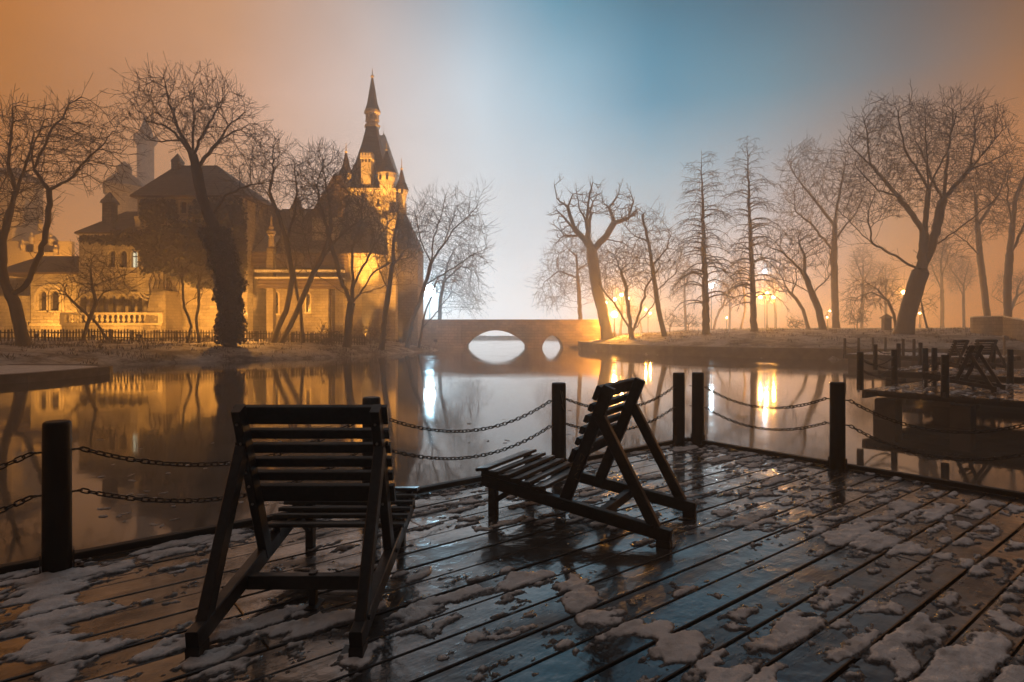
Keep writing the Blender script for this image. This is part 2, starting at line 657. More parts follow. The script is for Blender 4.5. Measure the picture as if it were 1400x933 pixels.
def snow_field(A, B, seed, strokes, base=0.0, gaps=True):
    """>0 where snow lies: thin trodden slush, broken at the board joints"""
    wa = 0.12 * fbm(A * 3.1, B * 3.1, 3, seed + 11)
    wb = 0.05 * fbm(A * 3.1, B * 3.1, 3, seed + 17)
    A2, B2 = A + wa, B + wb
    brd = np.floor((B - BOFF) / BW)
    hsh = np.modf(np.abs(np.sin(brd * 12.9898 + seed) * 43758.5453))[0]
    own = fbm((A2 + hsh * 37.0) * 3.4, B2 * 6.4, 4, seed + 3, 0.55)
    n = 0.52 * fbm(A2 * 2.4, B2 * 5.0, 4, seed) + 0.78 * own + 0.42 * fbm(A2 * 7.0, B2 * 11.0, 4, seed + 5, 0.62) + 0.20 * fbm(A * 24, B * 30, 3, seed + 21, 0.65)
    big = fbm(A * 0.55, B * 0.8, 2, seed + 8)
    f = n + 0.30 * big + base + (hsh - 0.5) * 0.16
    for pts, wdt, amp in strokes:
        best = np.full(A.shape, 1e9)
        for i in range(max(1, len(pts) - 1)):
            a0, b0 = pts[i]
            a1, b1 = pts[min(i + 1, len(pts) - 1)]
            da, db = a1 - a0, b1 - b0
            L = da * da + db * db + 1e-9
            t = np.clip(((A2 - a0) * da + (B2 - b0) * db) / L, 0, 1)
            best = np.minimum(best, np.hypot(A2 - a0 - t * da, B2 - b0 - t * db))
        f = f + 0.66 * amp * np.exp(-(best / (1.05 * wdt)) ** 2)
    if gaps:
        ph = ((B - BOFF) / BW) % 1.0
        near = np.minimum(ph, 1 - ph) * BW
        f = f - 0.55 * np.exp(-(near / 0.016) ** 2)
    return f


def snow_mesh(name, corner, a0, a1, b0, b1, res, field, hmax, keep=None, zoff=0.0):
    na, nb = int((a1 - a0) / res), int((b1 - b0) / res)
    A, B = np.meshgrid(np.linspace(a0, a1, na), np.linspace(b0, b1, nb))
    f = field(A, B)
    h = np.where(f > 0, hmax * (0.55 * (1 - np.exp(-f / 0.035)) + 0.65 * (1 - np.exp(-f / 0.4))) + 0.001, -0.003)
    lump = 0.55 + 0.8 * (fbm(A * 11, B * 15, 3, 31) + 0.35)
    h = np.where(f > 0, 0.003 + h * np.clip(lump, 0.25, 1.3), h)
    slush = (f <= 0) & (f > -0.13)
    h = np.where(slush, 0.0032 + 0.012 * np.clip(f, -0.13, 0) + 0.001 * fbm(A * 30, B * 40, 2, 51), h)
    th = np.clip((f + 0.13) / 0.42 + 0.10 * fbm(A * 16, B * 22, 3, 61), 0, 1)
    h = h + np.where(f > 0.02, 0.0030 * fbm(A * 34, B * 34, 3, 41, 0.7), 0)
    if keep is not None:
        f = np.where(keep(A, B), f, -1)
    on = f > -0.13
    W = np.stack([(-A).ravel(), (-B).ravel(), h.ravel() + zoff], 1)
    ii = (np.arange(nb - 1)[:, None] * na + np.arange(na - 1)[None, :])
    c = on.ravel()
    ok = c[ii] | c[ii + 1] | c[ii + na] | c[ii + na + 1]
    ii = ii[ok]
    fc = np.stack([ii, ii + na, ii + na + 1, ii + 1], 1)
    used = np.unique(fc)
    mp = np.full(len(W), -1)
    mp[used] = np.arange(len(used))
    o = mesh_obj(name, W[used], mp[fc], M['snow'], smooth=True, origin=Vector((0, 0, 0)))
    at_ = o.data.attributes.new('thickness', 'FLOAT', 'POINT')
    at_.data.foreach_set('value', th.ravel()[used].astype(np.float32))
    o.location = corner
    o.rotation_euler = (0, 0, ROT_U)
    return tag(o, kind='stuff')


def S(pts, w, amp):
    return ([deck_ab(G(x, y)) for x, y in pts], w, amp)


STROKES = [
    S([(60, 778), (75, 800), (85, 850), (95, 933)], 0.11, 1.1),
    S([(10, 795), (70, 800), (150, 780), (260, 745), (330, 735)], 0.15, 0.9),
    S([(0, 830), (60, 850), (110, 890)], 0.12, 0.6),
    S([(230, 885), (300, 868), (360, 858), (480, 848)], 0.08, 1.2),
    S([(380, 782), (520, 780)], 0.05, 0.9),
    S([(560, 800), (575, 775)], 0.05, 1.0),
    S([(480, 905), (520, 880), (570, 868)], 0.06, 1.1),
    S([(300, 905), (400, 905)], 0.08, 0.5),
    S([(560, 835), (640, 815), (720, 795)], 0.055, 1.0),
    S([(700, 780), (740, 800), (790, 815), (830, 845), (900, 870), (960, 900), (1010, 933)], 0.10, 1.15),
    S([(790, 815), (800, 800)], 0.09, 0.9),
    S([(1020, 712), (1090, 725), (1180, 735), (1240, 752), (1300, 770), (1400, 795)], 0.13, 1.0),
    S([(1180, 735), (1260, 705), (1340, 690)], 0.26, 0.8),
    S([(1210, 890), (1260, 850)], 0.07, 1.1),
    S([(1060, 870), (1130, 850)], 0.09, 0.7),
    S([(1300, 930), (1380, 890)], 0.13, 0.9),
    S([(650, 875), (700, 872), (735, 855)], 0.035, 0.9),
    S([(990, 625), (1080, 640), (1150, 660)], 0.35, 0.45),
    S([(700, 640), (860, 615), (930, 612)], 0.30, 0.32),
    S([(640, 720), (700, 715)], 0.09, 0.5),
    S([(750, 712), (770, 705)], 0.09, 0.8),
    # bare, wet stretches
    S([(600, 770), (640, 740), (720, 740), (850, 770)], 0.30, -0.55),
    S([(930, 830), (1000, 780), (1060, 760)], 0.28, -0.35),
    S([(560, 905), (760, 900)], 0.26, -0.45),
    S([(200, 850), (330, 820), (450, 800)], 0.2, -0.5),
    S([(1130, 645), (1150, 660)], 0.16, -0.9),
]


def in_view(A, B):
    p = np.array(K)
    X = p[0] - U.x * A - V.x * B
    Y = p[1] - U.y * A - V.y * B
    return (Y > 1.7) & (np.abs(X) < Y * 1.02 + 0.4)


snow_mesh('snow', K, 0.03, 8.3, 0.02, 7.2, 0.0095, lambda A, B: snow_field(A, B, 2, STROKES, base=-0.30), 0.0125, in_view, 0.0)

# ------------------------------------------------------------------ posts and chains of the railing
POST_H = 0.862
POST_GROUP = 'round dark posts of the deck railings'


def make_post():
    e = empty('railing_post', (0, 0, 0), '-', 'post', POST_GROUP)
    m = MB()
    m.lathe((0, 0, 0), [(0.072, 0.0), (0.0715, 0.3), (0.070, 0.84), (0.068, 0.853), (0.061, 0.862)], 18)
    sh = local_part(m, 'shaft', M['post'], e)
    sh.data.polygons.foreach_set('use_smooth', [len(p.vertices) == 4 for p in sh.data.polygons])
    for sx in (-1, 1):
        b = MB()
        b.bar((sx * 0.078, 0, 0.0), (sx * 0.078, 0, 0.11), 0.006, 0.06, up=(0, 1, 0))
        b.bar((sx * 0.078, 0, 0.006), (sx * 0.125, 0, 0.006), 0.06, 0.007)
        b.lathe((sx * 0.104, 0, 0.0095), [(0.011, 0), (0.011, 0.010), (0.004, 0.013)], 6)
        local_part(b, 'base_bracket', M['iron'], e)
    for z in (0.69, 0.444):
        t = MB()
        t.tube([(-0.098, 0, z), (0.098, 0, z)], 0.006, 6)
        for sx in (-1, 1):
            t.tube([(sx * (0.104 + 0.016 * math.cos(a)), 0.016 * math.sin(a), z) for a in np.linspace(0, 6.0, 9)], 0.0042, 5)
        local_part(t, 'eye_bolt', M['iron'], e)
    return e


POST0 = make_post()
used_first = [False]


def place_post(p, label, rz=0.0, scale=1.0):
    if not used_first[0]:
        used_first[0] = True
        o = POST0
    else:
        o = copy_tree(POST0)
    o.location = p
    o.rotation_euler = (0, 0, rz)
    o['label'] = label
    return o


def stadium(n, a, r):
    """flat ring path: half length a, half width r"""
    pts = []
    for i in range(n):
        t = 2 * math.pi * i / n
        x, y = math.cos(t) * r, math.sin(t) * r
        pts.append((x + (a - r) * (1 if x > 0 else -1), y))
    return pts


def chain_mesh(p, q, sag, name, label, pitch=0.040, wire=0.0047, n=10, k=5):
    p, q = Vector(p), Vector(q)
    L = (q - p).length * (1 + 8 / 3 * (sag / (q - p).length) ** 2)
    cnt = max(4, int(L / pitch))
    ring = stadium(n, pitch * 0.5 + wire * 1.15, pitch * 0.36)
    ts = np.linspace(0, 1, 400)
    path = np.array([[*(p.lerp(q, t) - Vector((0, 0, 4 * sag * t * (1 - t))))] for t in ts])
    cum = np.concatenate([[0], np.cumsum(np.linalg.norm(np.diff(path, axis=0), axis=1))])
    vs, fs = [], []
    rr = random.Random(len(name) + int(p.x * 100))
    for i in range(cnt):
        s = (i + 0.5) / cnt * cum[-1]
        c = np.array([np.interp(s, cum, path[:, j]) for j in range(3)])
        c2 = np.array([np.interp(min(s + 0.01, cum[-1]), cum, path[:, j]) for j in range(3)])
        c1 = np.array([np.interp(max(s - 0.01, 0), cum, path[:, j]) for j in range(3)])
        t = Vector(c2 - c1).normalized()
        sd = t.cross(Vector((0, 0, 1))).normalized()
        up = sd.cross(t)
        ang = (math.pi / 4 if i % 2 else -math.pi / 4) + rr.uniform(-0.25, 0.25)
        e = sd * math.cos(ang) + up * math.sin(ang)
        nrm = t.cross(e)
        C = Vector(c)
        base = len(vs)
        m = len(ring)
        for j, (x, y) in enumerate(ring):
            x0, y0 = ring[j - 1]
            x1, y1 = ring[(j + 1) % m]
            tx, ty = x1 - x0, y1 - y0
            l = math.hypot(tx, ty)
            ox, oy = ty / l, -tx / l
            for g in range(k):
                a = 2 * math.pi * g / k
                rad = wire * math.cos(a)
                vs.append(C + t * (x + ox * rad) + e * (y + oy * rad) + nrm * (wire * math.sin(a)))
        for j in range(m):
            for g in range(k):
                fs.append((base + j * k + g, base + ((j + 1) % m) * k + g, base + ((j + 1) % m) * k + (g + 1) % k, base + j * k + (g + 1) % k))
    o = mesh_obj('chain', vs, np.array(fs), M['iron'], origin=p, smooth=True)
    return tag(o, label, 'chain', 'chains hung between the railing posts')


def on_edge_left(px, py):
    # the point of the edge line b = 0.10 seen in photo column px
    k = (px - CX) / F
    p0, d = D(0, 0.10), -U
    t = (k * p0.y - p0.x) / (d.x - k * d.y)
    return p0 + d * t


pl = {}
pl['p0'] = D(8.10, 0.10)
for nme, px, py in (('p1', 78, 772), ('p2', 508, 684), ('p3', 764, 633)):
    pl[nme] = on_edge_left(px, py)
pl['p4'] = G(928, 607)
pl['p5'] = G(954, 606)
pl['p6'] = G(1145, 641)
pl['p7'] = pl['p6'] - V * 1.72
PL = {
    'p0': ('dark railing post at the near end of the left edge chains', ROT_U),
    'p1': ('large near railing post with snow round its foot on the left edge of the deck', ROT_U),
    'p2': ('railing post directly behind the backrest of the big chair facing the castle', ROT_U),
    'p3': ('railing post with scuffed pale mark behind the slanted side view chair', ROT_U),
    'p4': ('left post of the close pair at the far corner of the near deck', ROT_U),
    'p5': ('right post of the close pair at the far corner of the near deck', ROT_U + math.pi / 2),
    'p6': ('single railing post midway along the right edge of the near deck', ROT_U + math.pi / 2),
    'p7': ('railing post at the near end of the right edge chains', ROT_U + math.pi / 2),
}
for k_, (lab, rz) in PL.items():
    place_post(pl[k_], lab, rz)
for a_, b_, sg, where in (('p0', 'p1', 0.19, 'left of the large near post'), ('p1', 'p2', 0.20, 'passing behind the big chair facing the castle'),
                          ('p2', 'p3', 0.19, 'between the two wooden chairs'), ('p3', 'p4', 0.17, 'behind the slanted side view chair'),
                          ('p5', 'p6', 0.165, 'from the corner pair to the single right edge post'), ('p6', 'p7', 0.20, 'right of the single right edge post')):
    dr = (pl[b_] - pl[a_]).normalized()
    for z, hl in ((0.69, 'upper'), (0.444, 'lower')):
        chain_mesh(pl[a_] + dr * 0.115 + Vector((0, 0, z)), pl[b_] - dr * 0.115 + Vector((0, 0, z)), sg * (1 if hl == 'upper' else 0.93),
                   a_ + hl, f'{hl} sagging iron chain {where}')

# ------------------------------------------------------------------ chairs
CHAIR_GROUP = 'large slatted wooden chairs on the decks'


def make_chair(label):
    """local frame: +y is the way the chair faces, s runs backwards from the front legs"""
    e = empty('wooden_chair', (0, 0, 0), label, 'chair', CHAIR_GROUP)

    def q(s, w, z):
        return Vector((w, 0.66 - s, z))

    hw = 0.345
    rail = lambda s: 0.262 - 0.135 * s
    for sx in (-1, 1):
        m = MB().bar(q(-0.045, sx * hw, rail(-0.045)), q(1.36, sx * hw, rail(1.36)), 0.055, 0.085, ch=0.005)
        local_part(m, 'side_rail', M['chair'], e)
        m = MB().bar(q(0.01, sx * (hw - 0.053), 0.0), q(0.01, sx * (hw - 0.053), 0.325), 0.048, 0.07, up=(0, 1, 0), ch=0.005)
        m.bar(q(0.045, sx * (hw - 0.053), 0.12), q(0.22, sx * (hw - 0.053), 0.235), 0.03, 0.04, ch=0.003)
        local_part(m, 'front_leg', M['chair'], e)
        m = MB().bar(q(0.605, sx * (hw - 0.008), 0.17), q(0.946, sx * (hw - 0.008), 1.008), 0.046, 0.080, up=(0, 1, 0.3), ch=0.005)
        local_part(m, 'back_post', M['chair'], e)
        m = MB().bar(q(0.885, sx * hw, 0.80), q(1.262, sx * hw, 0.11), 0.05, 0.072, up=(0, 1, 0.3), ch=0.005)
        local_part(m, 'support_leg', M['chair'], e)
        m = MB().bar(q(1.315, sx * hw, 0.0), q(1.315, sx * hw, 0.05), 0.06, 0.09, up=(0, 1, 0))
        m.bar(q(1.25, sx * (hw - 0.04), 0.004), q(1.37, sx * (hw - 0.04), 0.004), 0.07, 0.006)
        local_part(m, 'foot', M['chair'], e)
        for s_, z_ in ((0.865, 0.82), (1.25, 0.13), (0.615, 0.19), (0.02, 0.25)):
            p = q(s_, sx * (hw + 0.026), z_)
            local_part(MB().tube([p, p + Vector((sx * 0.012, 0, 0))], 0.012, 6), 'bolt', M['iron'], e)
    # seat: six slats, the outer two wider
    m = MB()
    s = -0.085
    tilt = lambda s: 0.362 - 0.165 * (s + 0.08)
    for wd in (0.110, 0.078, 0.078, 0.078, 0.078, 0.112):
        m.bar(q(s, -0.395, tilt(s)) * 0.5 + q(s + wd, -0.395, tilt(s + wd)) * 0.5, q(s, 0.395, tilt(s)) * 0.5 + q(s + wd, 0.395, tilt(s + wd)) * 0.5,
              wd, 0.024, up=(0, 0.165, 1), ch=0.004)
        s += wd + 0.009
    local_part(m, 'seat', M['chair'], e)
    for sx in (-1, 1):
        m = MB().bar(q(-0.06, sx * (hw - 0.01), 0.317), q(0.46, sx * (hw - 0.01), 0.236), 0.04, 0.05, ch=0.003)
        local_part(m, 'seat_bearer', M['chair'], e)
    # backrest: six slats on the front of the back posts
    p0, p1 = Vector((0.600, 0.155)), Vector((0.946, 1.008))
    d = (p1 - p0).normalized()
    m = MB()
    Lp = (p1 - p0).length
    t = Lp - 0.018
    for wd in (0.10, 0.052, 0.052, 0.052, 0.052, 0.10):
        c = p0 + d * (t - wd / 2)
        off = Vector((-d.y, d.x)) * 0.056
        c2 = c + off
        m.bar(q(c2.x, -0.382, c2.y), q(c2.x, 0.382, c2.y), 0.032, wd, up=(0, -d.x, d.y), ch=0.004)
        c3 = c - Vector((-d.y, d.x)) * 0.040
        for sx in (-1, 1):
            pb = q(c3.x, sx * (hw - 0.008), c3.y)
            local_part(MB().tube([pb, pb + Vector((0, -0.006, -0.002))], 0.007, 6), 'bolt', M['bolt'], e)
        t -= wd + 0.033
    local_part(m, 'backrest', M['chair'], e)
    m = MB().bar(q(0.86, -hw + 0.02, rail(0.86) - 0.02), q(0.86, hw - 0.02, rail(0.86) - 0.02), 0.05, 0.07, ch=0.004)
    local_part(m, 'crossbar', M['chair'], e)
    m = MB().bar(q(0.85, 0, 0.0), q(0.85, 0, 0.17), 0.035, 0.045, up=(0, 1, 0), ch=0.003)
    m.bar(q(0.79, 0.0, 0.004), q(0.91, 0, 0.004), 0.08, 0.006)
    local_part(m, 'centre_leg', M['chair'], e)
    m = MB().bar(q(0.05, -hw, 0.235), q(0.05, hw, 0.235), 0.045, 0.06, ch=0.004)
    local_part(m, 'front_crossbar', M['chair'], e)
    return e


M['bolt'] = simple('bright_bolt', (0.3, 0.29, 0.27), (0.45, 0.43, 0.4), 20, 0.4, 0)
M['bolt'].node_tree.nodes['Principled BSDF'].inputs['Metallic'].default_value = 0.8


def face(o, loc, fwd):
    o.location = loc
    o.rotation_euler = (0, 0, math.atan2(fwd[1], fwd[0]) - math.pi / 2)


CH = make_chair('big dark slatted chair seen from behind, facing the castle')
face(CH, (-1.005, 3.26, DECK_Z), (0.0, 1.0))
c = copy_tree(CH)
c['label'] = 'dark slatted chair in side view with slanted back, facing left across the lake'
face(c, (0.57, 4.50, DECK_Z), (-0.872, 0.49))
# faint scratched letters on its near back post
c = copy_tree(CH)
c['label'] = 'smaller looking slatted chair on the next deck behind the railing posts at right'
face(c, (10.42, 14.02, DECK_Z), (-0.62, 0.785))
c = copy_tree(CH)
c['label'] = 'distant slatted chair with lit support leg on the third deck'
face(c, (14.75, 20.3, DECK_Z), (-0.45, 0.89))
c = copy_tree(CH)
c['label'] = 'farthest slatted chair of which only the backrest top shows behind the next deck chair'
face(c, (16.25, 21.05, DECK_Z), (-0.1, 0.99))

M['slush'] = simple('slush', (0.16, 0.15, 0.14), (0.42, 0.40, 0.38), 20, 0.5, 0.3, 0.01)
M['scuff'] = simple('bare_scuffed_wood', (0.10, 0.075, 0.045), (0.2, 0.15, 0.09), 25, 0.7, 0)
sc = [o for o in bpy.data.objects if o.get('label', '').startswith('railing post with scuffed')][0]
ca = -ROT_U
m = MB()
for dx, z0, z1 in ((0.012, 0.795, 0.64), (0.030, 0.785, 0.66), (0.022, 0.66, 0.60)):
    pts_ = []
    for k_ in range(5):
        t_ = k_ / 4
        ang = -math.pi / 2 + (dx + 0.03 * t_) / 0.07 + ca
        pts_.append((0.0712 * math.cos(ang), 0.0712 * math.sin(ang), z0 + (z1 - z0) * t_))
    m.tube(pts_, [0.003, 0.005, 0.0055, 0.005, 0.003], 5)
local_part(m, 'scuff_mark', M['scuff'], sc)
ch2 = [o for o in bpy.data.objects if o.get('label', '').startswith('dark slatted chair in side view')][0]
m = MB()
for (s0, z0, s1, z1) in ((0.735, 0.50, 0.75, 0.545), (0.755, 0.545, 0.775, 0.52), (0.77, 0.515, 0.752, 0.49), (0.715, 0.455, 0.745, 0.47), (0.745, 0.47, 0.72, 0.43), (0.72, 0.43, 0.748, 0.44), (0.70, 0.39, 0.725, 0.415), (0.705, 0.37, 0.73, 0.36)):
    for sx in (-1,):
        m.tube([Vector((sx * 0.3605, 0.66 - s0, z0)), Vector((sx * 0.3605, 0.66 - s1, z1))], 0.0026, 4)
local_part(m, 'scratched_letters', M['scuff'], ch2)

# ------------------------------------------------------------------ the further decks
K2 = Vector((8.05, 13.83, DECK_Z))
K3 = Vector((12.25, 20.2, DECK_Z))
K4 = Vector((18.06, 33.0, DECK_Z))


def dk(Kn, au, bv):
    """point au metres along the boards away from the water-side edge, bv metres towards the viewer"""
    return Kn + U * au - V * bv


make_deck('wooden_deck', K2, -4.6, 0.0, 9.0, 'second wooden deck on concrete piles carrying one chair, beyond the near deck at right', [-2.2], kerb=False,
          piles=[(-0.35, 0.35, 0.42), (-0.35, 1.75, 0.36), (-0.35, 3.9, 0.7), (-4.1, 0.35, 0.4), (-4.1, 2.4, 0.4), (-4.1, 4.4, 0.4), (-4.1, 6.8, 0.4), (-.35, 6.6, .6)], rs=3, beam_h=0.15)
make_deck('wooden_deck', K3, -4.5, 0.0, 7.0, 'third wooden deck with thin snow, between the second deck and the bank', [-2.2, -4.4], kerb=False,
          piles=[(-0.35, 0.35, 0.45), (-0.35, 2.35, 0.45), (-0.35, 4.6, 0.5), (-4.0, 0.35, 0.45), (-4.0, 2.8, 0.45)], rs=4, beam_h=0.2)
make_deck('wooden_deck', K4, -5.0, 0.0, 6.5, 'farthest pale deck in the fog beside the snowy right bank', [-2.2, -4.4], kerb=False,
          piles=[(-0.3, 0.4, 0.45), (-0.3, 3.4, 0.45), (-4.5, 0.4, 0.45), (-4.5, 3.6, 0.45)], rs=5, beam_h=0.2)
for Kn, L, bm, sd, bs in ((K2, 4.55, 8.5, 12, -0.38), (K3, 4.45, 6.9, 14, -0.3), (K4, 4.95, 6.4, 16, 0.0)):
    snow_mesh('snow', Kn, -L, -0.03, 0.03, bm, 0.05, (lambda sd, bs: (lambda A, B: snow_field(A, B, sd, [], base=bs, gaps=False)))(sd, bs), 0.03)

far_posts = [
    # pixel column, distance, label
    (1176, 13.75, 'corner post of the second deck standing clear at its left end'),
    (1222.6, 15.2, 'post on the left edge of the second deck, first behind its corner post'),
    (1292, 12.3, 'post on the water side edge of the second deck in front of its chair'),
    (1265, 16.4, 'post on the left edge of the second deck, last before its back corner post'),
    (1277.4, 16.6, 'back corner post of the second deck left of its chair'),
    (1381, 15.4, 'post standing right of the second deck chair near the frame edge'),
    (1196.6, 20.35, 'corner post of the third deck with a chain running left to right behind it'),
    (1228.5, 21.6, 'slim post on the third deck behind the second deck edge post'),
    (1258.5, 22.8, 'slim post left of the distant third deck chair'),
    (1358, 21.2, 'slim post right of the third deck chair against pale snow'),
    (1155, 33.0, 'first of the faint posts on the farthest deck, nearest the open water'),
    (1174, 34.1, 'second faint post on the farthest deck counting from the open water'),
    (1193.5, 35.2, 'third faint post on the farthest deck counting from the open water'),
    (1210.6, 36.1, 'faint post on the farthest deck left of the big tree foot'),
    (1234.7, 30.8, 'faint post on the farthest deck below the big tree trunk'),
    (1249.6, 30.4, 'faint post on the farthest deck right of the big tree trunk'),
]
fp = []
for px, Y, lab in far_posts:
    p = Vector(((px - CX) / F * Y, Y, DECK_Z))
    fp.append(p)
    place_post(p, lab, ROT_U)
for i, j, sg, lab in ((0, 1, 0.17, 'beside the corner post of the second deck'), (6, 7, 0.17, 'beside the corner post of the third deck'),
                      (7, 8, 0.15, 'left of the distant third deck chair'), (2, 0, 0.2, 'along the water side of the second deck'),
                      (10, 11, 0.15, 'between the first two faint posts of the farthest deck')):
    dr = (fp[j] - fp[i]).normalized()
    for z, hl in ((0.69, 'upper'), (0.444, 'lower')):
        chain_mesh(fp[i] + dr * 0.09 + Vector((0, 0, z)), fp[j] - dr * 0.09 + Vector((0, 0, z)), sg, 'f' + hl, f'{hl} chain {lab}', pitch=0.045, wire=0.006, n=8, k=4)

# ------------------------------------------------------------------ quay walls and bank structures
def wall_ribbon(mb, pts, z0, z1, th):
    """wall with the given outer line, thickness th to its left"""
    pts = [Vector((x, y, 0)) for x, y in pts]
    n = len(pts)
    inn = []
    for i, p in enumerate(pts):
        t = (pts[min(i + 1, n - 1)] - pts[max(i - 1, 0)]).normalized()
        inn.append(p + Vector((-t.y, t.x, 0)) * th)
    zf = z1 if callable(z1) else (lambda i: z1)
    vs = []
    for i in range(n):
        for p, z in ((pts[i], z0), (inn[i], z0), (inn[i], zf(i)), (pts[i], zf(i))):
            vs.append((p.x, p.y, z))
    fs = [(0, 1, 2, 3), tuple(4 * (n - 1) + k for k in (3, 2, 1, 0))]
    for i in range(n - 1):
        for k in range(4):
            fs.append((4 * i + k, 4 * (i + 1) + k, 4 * (i + 1) + (k + 1) % 4, 4 * i + (k + 1) % 4))
    mb.add(vs, fs)


# right bank quay
rq = [(6.9, 63.4), (6.7, 59), (7.2, 55), (8.4, 51), (10.3, 47.8), (13.2, 44.8), (16.6, 42.2), (21.6, 39.7), (30, 38.2), (40, 30.8)]
e = empty('quay_wall', (16.6, 42.2, 0), 'long low stone quay wall along the right bank at the waterline', 'wall')
m = MB()
wall_ribbon(m, rq[::-1], -0.6, 0.62, -0.7)
m.build('wall', M['quay'], e)
m = MB()
wall_ribbon(m, [(x, y) for x, y in rq[::-1]], 0.625, 0.74, -0.8)
m.build('coping', M['trim_wet'] if 'trim_wet' in M else M['quay'], e)

# left rounded landing
pts = [(-48, 17.0), (-32, 19.0), (-24, 20.8), (-20.2, 21.7), (-19.1, 22.2), (-18.5, 23.2), (-18.2, 24.6), (-18.05, 26.2), (-18.15, 27.4), (-18.6, 28.3), (-19.4, 28.9), (-20.6, 29.2), (-24, 29.4)]
e = empty('landing_quay', (-17, 22, 0), 'rounded snow covered stone landing jutting into the water at far left', 'quay')
m = MB()
wall_ribbon(m, pts, -0.6, 0.27, 0.9)
m.build('wall', M['quay'], e)
m = MB()
wall_ribbon(m, [(x, y) for x, y in pts], 0.274, 0.345, 0.5)
m.build('coping', M['quay'], e)
poly = [(x, y) for x, y in pts]
m = MB()
top = [(x - 0.4, y + 0.1 * (y < 23), 0.315) for x, y in pts] + [(-48, 29.4, 0.315)]
m.add(top, [tuple(range(len(top)))])
m.build('snow_cover', M['ledge_snow'], e)

# retaining wall at far right
e = empty('retaining_wall', P(1330, 449, 46), 'tall dark retaining wall sloping down at the right edge behind the decks', 'wall')
m = MB()
a0, a1, a2 = P(1330, 434.5, 46), P(1371, 433.5, 43), P(1470, 452, 34)
m2 = MB()
for (p, q_) in ((a0, a1), (a1, a2)):
    dv = Vector((0.25, 0.6, 0))
    z0 = -0.2
    m.hexa([(p.x, p.y, z0), (q_.x, q_.y, z0), (q_.x + dv.x, q_.y + dv.y, z0), (p.x + dv.x, p.y + dv.y, z0),
            p, q_, q_ + dv, p + dv])
    up = Vector((0, 0, 0.09))
    o3 = Vector((-0.05, -0.1, 0.003))
    m2.hexa([p + o3, q_ + o3, q_ + dv, p + dv, p + o3 + up, q_ + o3 + up, q_ + dv + up, p + dv + up])
m.build('wall', M['stone2'], e)
m2.build('coping', M['ledge_snow'], e)
lo = P(1373, 479, 30)
e = empty('marker_pole', lo, 'thin pale snow capped pole standing on the bank beside the third deck', 'pole')
m = MB().tube([lo - Vector((0, 0, 0.3)), P(1373, 461, 30)], 0.06, 8)
m.build('shaft', M['trim'], e)
m = MB().bar(P(1371, 460, 30), P(1378, 461.5, 30), 0.12, 0.1)
m.build('cap', M['ledge_snow'], e)

# dry undergrowth in ragged clumps along both banks
def undergrowth(n, xr, yr, dr, seed, hmax):
    r = np.random.default_rng(seed)
    x, y = r.uniform(*xr, n), r.uniform(*yr, n)
    d = lake_dist(x, y)
    dens = fbm(x * 0.45, y * 0.6, 3, seed)
    ok = (d > dr[0]) & (d < dr[1]) & (dens > 0.12)
    x, y, dens = x[ok], y[ok], dens[ok]
    z = terrain(x, y)
    h = hmax * r.uniform(0.25, 1, len(x)) * np.clip(0.4 + dens, 0.3, 1.1)
    a = r.uniform(0, 6.283, len(x))
    lean = r.normal(0, 0.35, (len(x), 2)) * h[:, None]
    wv = 0.012 + 0.02 * r.random(len(x))
    p = np.stack([x, y, z - 0.03], 1)
    sd = np.stack([np.cos(a) * wv, np.sin(a) * wv, np.zeros(len(x))], 1)
    t = p + np.stack([lean[:, 0], lean[:, 1], h], 1)
    v = np.stack([p - sd, p + sd, t + sd * 0.4, t - sd * 0.4], 1).reshape(-1, 3)
    return tag(mesh_obj('undergrowth', v, np.arange(len(v)).reshape(-1, 4), M['twig']), kind='stuff')


undergrowth(52000, (-48, -4), (30, 60), (0.1, 13), 5, 0.42)
undergrowth(36000, (5, 50), (36, 74), (0.9, 18), 6, 0.34)

# scraps of ice and slush afloat beside the deck
r_ = np.random.default_rng(21)
m = MB()
for i in range(70):
    px, py = (r_.uniform(130, 400), r_.uniform(600, 735)) if i < 46 else (r_.uniform(620, 900), r_.uniform(540, 630))
    if py > 735 - max(0, (px - 160)) * 0.2:
        continue
    c = G(px, py, 0.0)
    a0, rx, ry = r_.uniform(0, 3.1), r_.uniform(0.02, 0.10), r_.uniform(0.012, 0.04)
    k_ = 9
    ring = [(c.x + rx * q * math.cos(t) * math.cos(a0) - ry * q * math.sin(t) * math.sin(a0), c.y + rx * q * math.cos(t) * math.sin(a0) + ry * q * math.sin(t) * math.cos(a0))
            for t, q in zip(np.linspace(0, 2 * math.pi, k_ + 1)[:-1], r_.uniform(0.6, 1.2, k_))]
    h_ = r_.uniform(0.004, 0.010)
    m.add([(x, y, -0.01) for x, y in ring] + [(c.x + (x - c.x) * 0.8, c.y + (y - c.y) * 0.8, h_) for x, y in ring],
          [tuple(range(k_, 2 * k_))] + [(j, (j + 1) % k_, (j + 1) % k_ + k_, j + k_) for j in range(k_)])
tag(m.build('floating_ice', M['slush']), kind='stuff')

# ------------------------------------------------------------------ bridge
BY = 63.6


def bp(x, y):
    p = P(x, y, BY)
    return p.x, p.z


